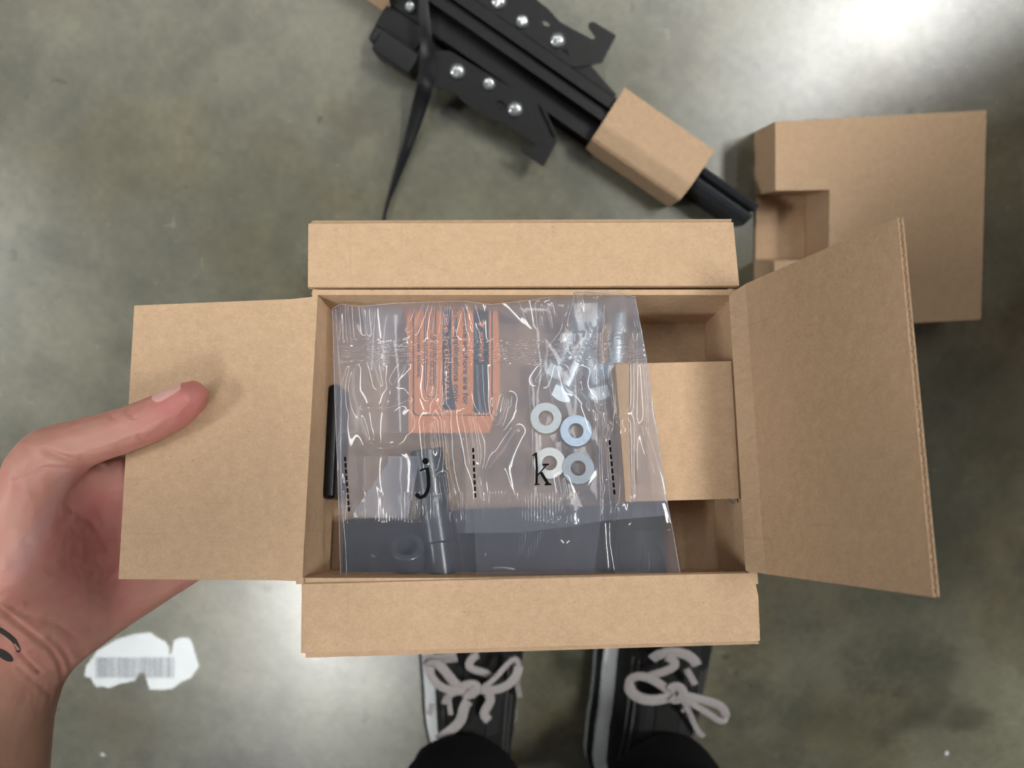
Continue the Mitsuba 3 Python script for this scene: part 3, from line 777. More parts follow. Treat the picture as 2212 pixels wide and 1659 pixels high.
tag('wall_mount_rail', 'black steel mount rail with hooked arms and cardboard sleeves, lying on the floor', 'rail')
add('wall_mount_rail__rail', move(along(mmv((-52, 2), (-50, 2), (-50, 26), (-33, 26), (-31.5, 41), (-25, 41), (-23.5, 32), (-19, 32), (-18, 38), (-8, 38), (-7, 37), (-7, 2), (-5, 2), (-5, 0), (-52, 0)), -0.33, 0.050), rw), 'black_metal')
add('wall_mount_rail__inner_rail', move(along(mmv((-38, 3), (-36, 3), (-35, 36), (-30, 40), (-26, 41.5), (-24, 40), (-23.5, 31), (-19.5, 31), (-19, 40), (-15, 42), (-13, 40), (-13, 3), (-11, 3), (-11, 2.2), (-38, 2.2)), 0.052, 0.166), rw), 'satin_metal')
def sleeve(key, a0, a1):
    sec = np.array([(2.0, 1.0), (2.0, 43.5), (0.5, 44.5), (-33, 44.5), (-36, 43.5), (-47, 38), (-49, 36), (-53.5, 1.0)]) / 1000
    P = np.array([[[a, s[0], s[1]] for a in np.linspace(a0, a1, 3)] for s in sec])
    sh, uv = shell(P, 0.0012, 1.0)
    add(key, (rw(sh[0]), sh[1]), 'cardboard', uv=uv)
sleeve('wall_mount_rail__cardboard_sleeve', -0.001, 0.1005)
sleeve('wall_mount_rail__cardboard_sleeve_001', -0.318, -0.2235)
labels['wall_mount_rail__cardboard_sleeve'] = {'label': 'brown cardboard sleeve near the end of the rail'}
def zz(x, y): return (x / 3.456 + 740, y / 3.456)
def plate(key, pts, h, t, holes=()):
    poly = Polygon([tuple(RL(*zz(*p), h)[:2]) for p in pts]).buffer(-0.0016).buffer(0.0016)
    for hx, hy, r in holes:
        c = RL(*zz(hx, hy), h)[:2]
        poly = poly.difference(Polygon([(c[0] + r * 1.8 * math.cos(q), c[1] + r * math.sin(q)) for q in np.linspace(0, 6.28, 20)]))
    add(key, move(prism(poly, h - t, h), rw), 'black_metal')
PU = [(560, -420), (900, -420), (1250, -130), (1450, 0), (1530, 60), (1620, 160), (1735, 225), (1870, 295), (1892, 275), (1835, 200), (1840, 170), (1870, 160), (2045, 265), (1940, 465), (1800, 490), (1640, 490), (1560, 440), (1100, 150), (600, -160)]
PL = [(590, 380), (600, 560), (660, 640), (830, 690), (900, 760), (1000, 830), (1080, 880), (1200, 920), (1430, 1060), (1442, 1085), (1400, 1110), (1345, 1092), (1322, 1120), (1500, 1245), (1600, 1060), (1590, 1000), (1480, 770), (1200, 620), (800, 380)]
plate('wall_mount_rail__hook_arm', PU, 0.0335, 0.0025, [(1520, 175, 0.002), (1660, 390, 0.002)])
plate('wall_mount_rail__hook_arm_001', PL, 0.0335, 0.0025, [(1185, 785, 0.003)])
labels['wall_mount_rail__hook_arm'] = {'label': 'hooked black arm on the far side of the rail'}
labels['wall_mount_rail__hook_arm_001'] = {'label': 'hooked black arm on the near side of the rail'}
def rbar(key, pa, pb, h0, h1, w, mat='black_metal'):
    a, b = RL(*zz(*pa), h1)[:2], RL(*zz(*pb), h1)[:2]
    add(key, move(prism(LineString([a, b]).buffer(w / 2, cap_style=2), h0, h1), rw), mat)
rbar('wall_mount_rail__hook_arm_001__flange', (1480, 770), (1592, 1010), 0.006, 0.0375, 0.0025)
rbar('wall_mount_rail__hook_arm__flange', (1640, 488), (1800, 488), 0.006, 0.0335, 0.0025)
rbar('wall_mount_rail__hook_arm_001__bracket', (640, 470), (1280, 800), 0.0, 0.031, 0.012)
rbar('wall_mount_rail__hook_arm__bracket', (1130, 60), (1520, 300), 0.0, 0.031, 0.012)
# a broad lower plate behind the far arm
add('wall_mount_rail__base_plate', move(prism(Polygon([(-0.075, -0.010), (-0.072, 0.004), (-0.050, 0.008), (-0.004, -0.003), (-0.004, -0.010)]), 0.029, 0.0315), rw), 'black_metal')
# screws with a cross recess
def screw_mesh(r=0.0070, h=0.0045):
    prof = np.array([(0, 0), (r * 0.98, 0), (r, h * 0.25), (r * 0.93, h * 0.62), (r * 0.7, h * 0.9), (r * 0.35, h), (0, h)])
    m = m3.Manifold.revolve(m3.CrossSection([prof[:, :2]]), 32)
    for a in (35, 125):
        m = m - m3.Manifold.cube([r * 1.15, r * 0.24, h], True).rotate([0, 0, a]).translate([0, 0, h])
    return man(m)
SM = screw_mesh()
SCREWS = [(1165, 5, 0), (1340, 160, 0), (1605, 300, 0), (857, 530, 1), (1093, 625, 1), (1288, 815, 1)]
cnt = {0: 0, 1: 0}
for x, y, side in SCREWS:
    o = RL(*zz(x, y), 0.0355)
    o[2] = 0.0335
    par = 'wall_mount_rail__hook_arm' + ('_001' if side else '')
    sc = 0.85 if (x, y) in ((1093, 625), (1340, 160)) else 1.0
    add(numbered(par + '__screw', cnt[side]), move(SM, lambda v: rw(v * [sc, sc, 1] + o)), 'screw_metal', smooth=30)
    cnt[side] += 1
o = RL(886, 14, 0.030); o[2] = 0.028
add('wall_mount_rail__screw', move(SM, lambda v: rw(v * [0.7, 0.7, 1] + o)), 'screw_metal', smooth=30)
# end block with a pale grey top, the latch
blk = rbox(0.0410, 0.0205, 0.030, 0.0015)
add('wall_mount_rail__latch_block', move(blk, lambda v: rw(v + [-0.1965, -0.0832, 0.0165])), 'black_plastic', smooth=40)
blk = rbox(0.012, 0.016, 0.024, 0.003)
add('wall_mount_rail__latch_lug', move(blk, lambda v: rw(v + [-0.2205, -0.0790, 0.0125])), 'black_plastic', smooth=40)
add('wall_mount_rail__latch_bridge', move(rbox(0.045, 0.028, 0.022, 0.002), lambda v: rw(v + [-0.205, -0.0600, 0.0115])), 'black_metal', smooth=40)
# strap
tag('pull_strap', 'black strap hanging from the rail, trailing over the concrete to a thin end', 'strap')
SP = [F(*zz(600, -40), 0.043), F(*zz(612, 120), 0.044), F(*zz(625, 300), 0.042), F(*zz(635, 450), 0.037), F(*zz(622, 610), 0.034), F(*zz(590, 740), 0.026), F(*zz(545, 900), 0.017), F(*zz(480, 1100), 0.008), F(*zz(395, 1350), 0.0045), F(*zz(325, 1570), 0.004), F(*zz(308, 1660), 0.004), F(*zz(300, 1760), 0.003)]
add_sheet('pull_strap', ribbon(SP, [0.008, 0.009, 0.011, 0.014, 0.0150, 0.0142, 0.0120, 0.0098, 0.0070, 0.0034, 0.0024, 0.0024], 0.0012, n=70), 'black_plastic', smooth=True)

# ------------------------------------------------------------------ the second box on the floor
tag('cardboard_carton', 'closed brown carton with a square notch in its side, on the floor', 'box')
HB = 0.056
cs = dict(A=F(1675, 263, HB), B=F(2131, 238, HB), C=F(2119, 690, HB), E=F(1675, 412, HB), G=F(1792, 410, HB), H_=F(1790, 562, HB), I=F(1673, 563, HB))
A_, B_, C_ = (cs[k][:2] for k in 'ABC')
E_, G_, Hh, I_ = cs['E'][:2], cs['G'][:2], cs['H_'][:2], cs['I'][:2]
D_ = I_ + (I_ - E_) / np.linalg.norm(I_ - E_) * (np.linalg.norm(C_ - B_) - np.linalg.norm(I_ - A_))
outline = [A_, B_, C_, D_, I_, Hh, G_, E_]
top = Polygon(outline)
inner = top.buffer(-0.003, join_style=2)
add('cardboard_carton__top', prism(top, HB - 0.003, HB), 'cardboard', uv=np.array(prism(top, HB - 0.003, HB).vertices)[:, :2])
ring = top.difference(inner)
def carton_wall(k, a, b):
    a, b = np.asarray(a), np.asarray(b)
    d = (b - a) / np.linalg.norm(b - a)
    n = np.array([d[1], -d[0]])
    if not top.contains(LineString([(a + b) / 2, (a + b) / 2 + n * 0.002]).centroid):
        n = -n
    m = prism(Polygon([a, b, b + n * 0.003, a + n * 0.003]), 0.0, HB - 0.0031)
    add(numbered('cardboard_carton__wall', k), m, 'cardboard', uv=np.stack([(m.vertices[:, :2] - a) @ d, m.vertices[:, 2]], -1))
for k in range(len(outline)):
    carton_wall(k, outline[k], outline[(k + 1) % len(outline)])
m = prism(Polygon([E_, G_, Hh, I_]).buffer(-0.0005), 0.0005, 0.0030)
add('cardboard_carton__base_panel', m, 'cardboard', uv=np.array(m.vertices)[:, :2])

# a tall carton standing just beyond the right edge of the picture
tag('tall_carton', 'tall brown carton standing to the right of the notched carton', 'box')
a_, u_, w_ = np.array([0.535, 0.02]), np.array([0.22, 0.34]), np.array([0.34, -0.22])
quad = Polygon([a_, a_ + u_, a_ + u_ + w_, a_ + w_])
m = prism(quad.buffer(-0.003).buffer(0.003), 0.0, 0.744)
add('tall_carton__body', m, 'cardboard', uv=np.c_[np.array(m.vertices)[:, 2], np.array(m.vertices)[:, 0]])
for k, q in enumerate((0.0, 0.502)):
    m = prism(Polygon([a_ + w_ * q, a_ + u_ + w_ * q, a_ + u_ + w_ * (q + 0.498), a_ + w_ * (q + 0.498)]), 0.7442, 0.7475)
    add(numbered('tall_carton__flap', k), m, 'cardboard', uv=np.array(m.vertices)[:, :2])

# ------------------------------------------------------------------ torn label with a barcode
def zb(x, y): return (x / 5.53 + 150, y / 5.53 + 1280)
tag('torn_label', 'torn white paper label with a barcode, stuck to the floor beside the wrist', 'label')
LAB = [(960, 475), (1040, 530), (1150, 590), (1195, 660), (1190, 735), (1215, 740), (1250, 570), (1320, 540), (1430, 540), (1465, 600), (1500, 720), (1550, 880), (1450, 1020), (1330, 1070), (1230, 1150), (1100, 1160), (960, 1160), (920, 1040), (905, 960), (835, 960), (780, 1050), (600, 1090), (470, 1140), (380, 1115), (330, 1130), (290, 1090), (260, 1020), (180, 1000), (200, 880), (330, 700), (560, 560), (760, 500)]
lab = Polygon([tuple(F(*zb(*p), 0.0004)[:2]) for p in LAB]).buffer(0.0006).buffer(-0.0006)
add('torn_label__paper', prism(lab, 0.0, 0.0004), 'paper')
rg = np.random.default_rng(4)
bars, x = [], 318
while x < 1250:
    w = rg.choice([5, 8, 12, 20]); g = rg.choice([6, 9, 14])
    a, b = F(*zb(x, 775), 0.0004)[:2], F(*zb(x + w, 775), 0.0004)[:2]
    c, d = F(*zb(x + w, 1018), 0.0004)[:2], F(*zb(x, 1018), 0.0004)[:2]
    bars.append(Polygon([a, b, c, d]))
    x += w + g
add('torn_label__barcode', prism(unary_union(bars).intersection(lab.buffer(-0.0003)), 0.0004, 0.00055), 'ink')
tag('plastic_chip', 'small clear plastic chip on the floor by the lower left edge', 'chip')
c = trimesh.creation.icosphere(1, 0.0022); c.vertices *= [1.5, 0.9, 0.8]; c.apply_translation(F(223, 1629, 0.0014))
add('plastic_chip', c, 'paper')
tag('white_fleck', 'small white fleck on the floor near the lower right corner', 'fleck')
c = trimesh.creation.icosphere(1, 0.0026); c.vertices *= [0.8, 1.3, 0.5]; c.apply_translation(F(2045, 1627, 0.0012))
add('white_fleck', c, 'paper')

# ------------------------------------------------------------------ the person: hand and forearm, trouser legs, shoes
tag('person', 'person in black trousers and skate shoes, bare hand gripping the open box', 'person')
Q = at
J = {
    'thumb': [(25, 1215, 0.352, .0205), (92, 987, 0.3420, .0155), (190, 951, 0.3395, .0124), (288, 924, 0.3385, .0119), (350, 899, 0.3370, .0116), (396, 873, 0.3366, .0112), (421, 851, 0.3372, .0096)],
    'index': [(325, 1030, 0.374, .0125), (495, 950, 0.3545, .0098), (592, 912, 0.3517, .0086), (640, 893, 0.3497, .0076)],
    'middle': [(375, 1090, 0.390, .0130), (552, 1000, 0.3530, .0100), (630, 962, 0.3485, .0088), (655, 945, 0.3474, .0078)],
    'ring': [(410, 1150, 0.403, .0125), (565, 1066, 0.3610, .0094), (634, 1034, 0.3452, .0084), (655, 1016, 0.3438, .0075)],
    'little': [(430, 1205, 0.413, .0120), (545, 1142, 0.3840, .0086), (602, 1112, 0.3640, .0076), (636, 1094, 0.3490, .0068)],
}
ELBOW = np.array([-0.250, -0.585, 0.470])
def ball(px, py, d, r, seg=28):
    return m3.Manifold.sphere(r, seg).translate(Q(px, py, d).tolist())
def ballw(p, r, seg=28):
    return m3.Manifold.sphere(r, seg).translate(np.asarray(p).tolist())
hull = m3.Manifold.batch_hull
bones = []
for name, ch in J.items():
    for p, q in zip(ch[:-1], ch[1:]):
        bones.append(hull([ball(*p), ball(*q)]))
idx, mid_, ring_, lit = (J[k][0] for k in ('index', 'middle', 'ring', 'little'))
WL_, WR_ = (-85, 1350, 0.372, .0180), (76, 1420, 0.414, .0190)
HYP = (226, 1300, 0.420, .0210)
CEN = (235, 1150, 0.395, .0170)
THE = (62, 1165, 0.3520, .0215)
bones.append(hull([ball(*idx), ball(*mid_), ball(*CEN)]))
bones.append(hull([ball(*mid_), ball(*ring_), ball(*CEN)]))
bones.append(hull([ball(*ring_), ball(*lit), ball(*HYP), ball(*CEN)]))
bones.append(hull([ball(*HYP), ball(*CEN), ball(*WR_), ball(*THE)]))
bones.append(hull([ball(*WL_), ball(*WR_), ball(*THE), ball(*CEN)]))
bones.append(hull([ball(*THE), ball(*J['thumb'][0]), ball(*WL_)]))
bones.append(hull([ball(*THE), ball(*J['thumb'][1])]))
bones.append(hull([ball(*idx), ball(*CEN), ball(205, 1040, 0.3660, .0115)]))
bones.append(hull([ball(205, 1040, 0.3640, .0105), ball(258, 1024, 0.3685, .0115), ball(*idx), ball(*CEN)]))
bones.append(hull([ball(150, 1020, 0.3560, .0120), ball(228, 1015, 0.3620, .0095), ball(205, 1045, 0.3640, .0105)]))
bones.append(hull([ball(205, 1040, 0.3660, .0115), ball(140, 1065, 0.3560, .0145), ball(*THE), ball(*CEN)]))
# forearm
wr = [(WL_, WR_)]
FL1, FR1 = (-140, 1520, 0.374, .0200), (36, 1545, 0.408, .0195)
FL2, FR2 = (-165, 1760, 0.368, .0240), (8, 1740, 0.396, .0220)
bones.append(hull([ball(*WL_), ball(*WR_), ball(*FL1), ball(*FR1)]))
bones.append(hull([ball(*FL1), ball(*FR1), ball(*FL2), ball(*FR2)]))
bones.append(hull([ball(*FL2), ball(*FR2), ballw(ELBOW + [-0.008, 0, 0], .041), ballw(ELBOW + [0.008, 0, 0], .040)]))
body = m3.Manifold.batch_boolean(bones, m3.OpType.Add)
body = body.refine_to_length(0.0017)
hand = man(body)
hand = trimesh.Trimesh(hand.vertices, hand.faces, process=True)
trimesh.smoothing.filter_taubin(hand, lamb=0.55, nu=-0.53, iterations=90)
# creases of the skin, in photograph places
def hz(*p): return [(x / 4.096, y / 4.096 + 780) for x, y in p]
def wz(*p): return [(x / 8.295, y / 8.295 + 1300) for x, y in p]
FOLDS = [
    (hz((420, 800), (560, 850), (700, 900), (830, 945), (900, 935)), 0.75, 6), (hz((720, 850), (800, 900), (880, 930)), 0.35, 4),
    (hz((1020, 740), (1060, 800), (1130, 860)), 0.45, 3), (hz((1220, 660), (1260, 710), (1340, 760)), 0.5, 3),
    (hz((1130, 430), (1150, 480), (1190, 510)), 0.5, 3), (hz((950, 470), (1000, 510), (1040, 530)), 0.3, 3),
    (wz((0, 110), (300, 370), (600, 610), (900, 830), (1050, 1050), (1170, 1450)), 1.1, 5), (wz((890, 660), (1060, 790), (1200, 980), (1330, 1280)), 0.9, 5),
    (wz((340, 900), (520, 1080), (720, 1270)), 0.8, 4), (wz((200, 100), (600, 280), (1000, 370), (1300, 600)), 0.6, 6),
    (wz((100, 40), (350, 200), (600, 330)), 0.5, 4), ([(60, 1300), (140, 1290), (215, 1270), (255, 1230)], 0.4, 5), ([(100, 1330), (190, 1310), (250, 1290)], 0.3, 4),
    ([(30, 1030), (100, 1010), (180, 1012)], 0.4, 4), ([(140, 1090), (200, 1130), (235, 1190)], 0.4, 6), ([(40, 1440), (70, 1470), (110, 1500)], 0.5, 4),
]
hv = np.array(hand.vertices)
def to_px(v):
    d = v - EYE
    z = d @ FWD
    return CX + FPX * (d @ RIGHT) / z, CY + FPX * (d @ DOWN) / z, z
vx, vy, vz = to_px(hv)
vn = np.array(hand.vertex_normals)
facing = np.clip(-(vn @ FWD) * 1.4, 0, 1)
red = np.zeros(len(hv))
for line, a, w in FOLDS:
    d = seg_dist(vx, vy, line)
    g = np.exp(-(d / w) ** 2)
    hv -= vn * (g * a * 1.25e-3 * facing)[:, None]
    hv += vn * (np.exp(-((d - 2.4 * w) / (1.6 * w)) ** 2) * a * 0.30e-3 * facing)[:, None]
    red += np.exp(-(d / (1.6 * w)) ** 2) * 0.5 * a * facing
hv += vn * ((meshkit.fbm(hv * 300, 3, 5) - 0.5) * 0.0007)[:, None]
hand.vertices = hv
# the rest of the body: arms, trunk, head, the other hand holding the camera phone; joined on at the elbow
UP, BACK_ = -DOWN, -FWD
def PH(a, b, c): return EYE + a * RIGHT + b * UP + c * BACK_      # from the lens: to the right, up the picture, back
SHL, SHR, NECK, HIP = np.array([-0.150, -0.450, 0.850]), np.array([0.230, -0.400, 0.860]), np.array([0.075, -0.360, 0.915]), np.array([0, -0.900, 0.420])
ELR, WRR = np.array([0.275, -0.420, 0.640]), np.array([-0.005, -0.172, 0.712])
def chain(*pr): return [hull([ballw(p, r, 20), ballw(q, t, 20)]) for (p, r), (q, t) in zip(pr[:-1], pr[1:])]
rest = chain((ELBOW, .041), ((ELBOW + SHL) / 2, .046), (SHL, .056)) + chain((SHR, .056), ((SHR + ELR) / 2, .046), (ELR, .040), ((ELR + WRR) / 2 , .036), (WRR, .024))
rest += [hull([ballw(SHL, .055), ballw(SHR, .055), ballw(NECK + [0, -0.03, -0.05], .07)]), hull([ballw(SHL, .055), ballw(SHR, .055), ballw(HIP + [-0.09, 0, 0], .10), ballw(HIP + [0.09, 0, 0], .10)])]
rest += chain((NECK, .055), (NECK + [0.05, 0.105, 0.055], .052))
HEAD = NECK + [0.088, 0.195, 0.105]
rest += [hull([ballw(HEAD, .078), ballw(HEAD + [0, 0.010, 0.045], .080), ballw(HEAD + [0, 0.010, -0.085], .045), ballw(HEAD + [0, -0.020, -0.080], .040)]),
         hull([ballw(HEAD + [0, 0.070, -0.040], .010), ballw(HEAD + [0, 0.062, -0.070], .011)])]
rest += [hull([ballw(HEAD + [q * 0.078, -0.01, -0.01], .012), ballw(HEAD + [q * 0.084, -0.025, 0.02], .012)]) for q in (-1, 1)]
rest += [hull([ballw(WRR, .024), ballw(PH(0.018, -0.085, 0.016), .015), ballw(PH(0.085, -0.078, 0.016), .014), ballw(PH(0.010, -0.095, 0.020), .015)])]
for a, b in ((0.084, 0.020), (0.066, 0.012), (0.048, 0.006), (0.031, -0.004)):
    rest += chain((PH(a, -0.078, 0.010), .0105), (PH(a, -0.052, -0.0125 if a > 0.04 else -0.012), .0092), (PH(a - 0.002, -0.024, -0.0120), .0084), (PH(a - 0.004, b - 0.018, -0.0085), .0074))
rest += chain((PH(0.016, -0.084, 0.022), .0140), (PH(0.030, -0.058, 0.024), .0115), (PH(0.050, -0.038, 0.0225), .0100), (PH(0.066, -0.026, 0.0195), .0085))
rest = man(m3.Manifold.batch_boolean(rest, m3.OpType.Add).refine_to_length(0.010))
rest = trimesh.Trimesh(rest.vertices, rest.faces, process=True)
trimesh.smoothing.filter_taubin(rest, lamb=0.5, nu=-0.48, iterations=12)
def solid(m): return m3.Manifold(m3.Mesh(np.asarray(m.vertices, np.float32), np.asarray(m.faces, np.uint32)))
hand = man(solid(hand) + solid(rest))
hv = np.array(hand.vertices, float)
vx, vy, vz = to_px(hv)
near = (vz > 0.25) & (vz < 0.6) & (hv[:, 0] < -0.05)
vx, vy = np.where(near, vx, -4000), np.where(near, vy, 4000)
vn = np.array(trimesh.Trimesh(hv, hand.faces, process=False).vertex_normals)
facing = np.clip(-(vn @ FWD) * 1.4, 0, 1)
red = np.zeros(len(hv))
for line, a, w in FOLDS:
    red += np.exp(-(seg_dist(vx, vy, line) / (1.6 * w)) ** 2) * 0.5 * a * facing
sk = np.array([0.47, 0.240, 0.185])
pink = np.array([0.47, 0.165, 0.150])
arm = np.array([0.35, 0.200, 0.142])
deep = np.array([0.28, 0.080, 0.062])
mot = meshkit.fbm(hv * 110, 3, 9)
tip = np.exp(-((vx - 420) ** 2 + (vy - 890) ** 2) / 130 ** 2)
palm = np.exp(-((vx - 210) ** 2 + (vy - 1170) ** 2) / 150 ** 2)
k = np.clip(0.15 + 0.75 * tip + 0.55 * palm + 0.9 * (mot - 0.45), 0, 1)[:, None]
col = sk * (1 - k) + pink * k
ka = np.clip((vy - 1430) / 130, 0, 1)[:, None]
col = col * (1 - ka) + arm * ka
kr = np.clip(red * 0.38, 0, 0.6)[:, None]
col = col * (1 - kr) + deep * kr
vein = np.exp(-(seg_dist(vx, vy, [(150, 1030), (110, 1110), (60, 1180), (40, 1230)]) / 22) ** 2)[:, None] * facing[:, None] * 0.30
col = col * (1 - vein) + np.array([0.40, 0.27, 0.31]) * vein
add('person__body', (hv, np.array(hand.faces)), 'skin', smooth=True, color=col)
labels['person__body'] = {'label': 'bare forearm and hand, thumb pressing on the flap'}
# tattoo: flat ink just on the skin of the wrist
ray_mesh = trimesh.Trimesh(hv, hand.faces, process=False)
def on_skin(poly, key, mat, lift=0.00022):
    parts = []
    for g in getattr(poly, 'geoms', [poly]):
        v, f = trimesh.creation.triangulate_polygon(g.segmentize(3.0), engine='earcut')
        m = trimesh.Trimesh(np.c_[v, np.zeros(len(v))], f, process=False).subdivide()
        v, f = np.array(m.vertices)[:, :2], np.array(m.faces)
        D = np.array([ray(a, b) for a, b in v]); D /= np.linalg.norm(D, axis=1, keepdims=True)
        loc, ri, ti = ray_mesh.ray.intersects_location(np.tile(EYE, (len(D), 1)), D, multiple_hits=False)
        P = np.full((len(D), 3), np.nan); Nn = np.zeros((len(D), 3))
        P[ri] = loc; Nn[ri] = ray_mesh.face_normals[ti]
        ok = ~np.isnan(P[:, 0])
        f = f[ok[f].all(1)]
        P = np.nan_to_num(P) + Nn * lift
        parts.append((P, f))
    m = trimesh.util.concatenate([trimesh.Trimesh(p, f, process=False) for p, f in parts if len(f)])
    m.remove_unreferenced_vertices()
    add(key, m, mat, smooth=True)
tat = LineString(wz((-400, 420), (-150, 440), (0, 500), (150, 600), (260, 700), (310, 800), (330, 860))).buffer(5.2)
dot = Polygon(wz(*[(75 + 150 * math.cos(t) * 1.05 - 40 * math.sin(t) * -1, 950 + 60 * math.cos(t) + 105 * math.sin(t)) for t in np.linspace(0, 6.28, 24)]))
scene['tattoo_ink'] = simple((0.035, 0.036, 0.034), 0.6, 0.3)
on_skin(unary_union([tat, dot]), 'person__body__tattoo', 'tattoo_ink')
# thumb nail: seen on edge at the thumb's upper side
ta, tb = Q(352, 897, 0.3369), Q(423, 849, 0.3371)
tz = (tb - ta) / np.linalg.norm(tb - ta)
dors = -DOWN * 1.0 - RIGHT * 0.35 - FWD * 0.50
dors -= tz * (dors @ tz); dors /= np.linalg.norm(dors)
tsd = np.cross(tz, dors)
uu, aa = np.meshgrid(np.linspace(0, 1, 16), np.linspace(-1, 1, 15), indexing='ij')
wid = math.radians(44) * np.sqrt(np.clip(1 - ((uu - 0.55) / 0.58) ** 4, 0.02, 1))
axis_pt = ta + tz * (0.16 + 0.74 * uu)[..., None] * np.linalg.norm(tb - ta)
rdir = np.cos(aa * wid)[..., None] * dors + np.sin(aa * wid)[..., None] * tsd
loc, ri, _t = ray_mesh.ray.intersects_location(axis_pt.reshape(-1, 3), rdir.reshape(-1, 3), multiple_hits=False)
dist = np.full(axis_pt.shape[:2], 0.0098).reshape(-1)
dist[ri] = np.linalg.norm(loc - axis_pt.reshape(-1, 3)[ri], axis=1)
dist = np.clip(dist, 0.006, 0.013).reshape(axis_pt.shape[:2]) + 0.0002
Pn = axis_pt + dist[..., None] * rdir
sh, uv = shell(Pn, 0.0005, 0.5)
add('person__body__thumb_nail', sh, 'nail', smooth=True)

# shoes
def shoe(par, ox, oy, rot, mirror):
    L = 0.315
    t = np.linspace(0, 1, 64)
    wl = np.interp(t, [0, .03, .10, .25, .40, .55, .68, .80, .90, .97, 1], [.014, .034, .046, .053, .056, .060, .062, .058, .048, .028, .006])
    cc = np.interp(t, [0, .3, .6, .85, 1], [0, -.002, .002, .006, .010]) * mirror
    c, s = math.cos(rot), math.sin(rot)
    cs_ = cc
    cc = cc + 0.0045
    W = lambda v: np.stack([ox + v[:, 0] * c - v[:, 1] * s, oy + v[:, 0] * s + v[:, 1] * c, v[:, 2]], -1)
    def outline(inset):
        w = np.maximum(wl - inset, 0.002); cc = cs_ - 0.0035
        y = inset + t * (L - 2 * inset)
        return Polygon(np.r_[np.c_[cc + w, y], np.c_[cc - w, y][::-1]]).buffer(0.004).buffer(-0.004)
    def layer(key, inset, z0, z1, mat):
        a = outline(inset)
        add(key, move(prism(a.simplify(0.0003), z0, z1), W), mat, smooth=40)
    layer(par + '__outsole', 0.0, 0.0, 0.009, 'white_rubber')
    layer(par + '__sole_stripe', 0.0014, 0.009, 0.022, 'black_rubber')
    layer(par + '__foxing', 0.0066, 0.022, 0.031, 'white_rubber')
    ht = np.interp(t, [0, .04, .10, .25, .36, .45, .60, .75, .90, 1], [.030, .058, .064, .063, .066, .062, .046, .034, .026, .012])
    ph = np.linspace(0, np.pi, 33)
    wi = np.maximum(wl - 0.0125, 0.002)
    X = cc[:, None] + wi[:, None] * np.sign(np.cos(ph)) * np.abs(np.cos(ph)) ** 0.75
    Z = 0.029 + ht[:, None] * np.sin(ph) ** 0.72
    Y = np.repeat((0.0125 + t * (L - 0.025))[:, None], 33, 1)
    P = np.stack([X, Y, Z], -1)
    f = grid_faces(64, 33)
    up = trimesh.Trimesh(W(P.reshape(-1, 3)), f, process=False)
    add(par + '__upper', up, 'black_canvas', smooth=True)
    # stitched side panels and eyestays: thin raised suede panels following the upper
    def on_upper(tt, pp):
        """Point of the upper at length tt (0..1) and angle pp, slightly proud."""
        i = np.clip(tt, 0, 1) * 63
        j = np.clip(pp, 0, np.pi) / np.pi * 32
        from scipy.ndimage import map_coordinates
        return np.stack([map_coordinates(P[..., k], [i, j], order=1) for k in range(3)], -1)
    for n_, (p0, p1) in enumerate(((0.33 * np.pi, 0.44 * np.pi), (0.56 * np.pi, 0.67 * np.pi))):
        tt, pp = np.meshgrid(np.linspace(.37, .80, 24), np.linspace(p0, p1, 6), indexing='ij')
        sh, uv = shell(on_upper(tt, pp), 0.0016, 0.7)
        add(numbered(par + '__eyestay', n_), (W(sh[0]), sh[1]), 'black_suede', smooth=True)
    tt, pp = np.meshgrid(np.linspace(.30, .72, 20), np.linspace(0.445 * np.pi, 0.555 * np.pi, 6), indexing='ij')
    G = on_upper(tt, pp); G[..., 2] += 0.0015 + 0.006 * np.clip((0.36 - tt) / 0.06, 0, 1)
    sh, uv = shell(G, 0.002, 0.5)
    add(par + '__tongue', (W(sh[0]), sh[1]), 'black_canvas', smooth=True)
    # seams of the quarter
    for n_, q in enumerate((0.20, 0.26, 0.74, 0.80)):
        tt = np.linspace(.12, .62, 30)
        C = on_upper(tt, np.pi * (q + 0.10 * (tt - 0.3) * (1 if q < .5 else -1)))
        C[:, 2] += 0.0006
        add_sheet(numbered(par + '__seam', n_), ribbon(W(C), 0.0016, 0.0008, n=30), 'stitch', smooth=True)
shoe('person__shoe', -0.043, -0.605, 0.0, 1)
shoe('person__shoe_001', 0.126, -0.612, -0.19, -1)
labels['person__shoe'] = {'label': 'black skate shoe under the left part of the box'}
labels['person__shoe_001'] = {'label': 'black skate shoe with a big loose bow under the right part of the box'}
def la(*p): return [(x / 5.53 + 860, y / 5.53 + 1380) for x, y in p]
def lb(*p): return [(x / 5.53 + 1230, y / 5.53 + 1380) for x, y in p]
def lace(key, pts, hs, w, t=0.0016, n=30):
    hs = np.interp(np.linspace(0, 1, len(pts)), np.linspace(0, 1, len(np.atleast_1d(hs))), np.atleast_1d(hs))
    add_sheet(key, ribbon([F(*p, h) for p, h in zip(pts, hs)], w, t, n=n), 'lace', smooth=True)
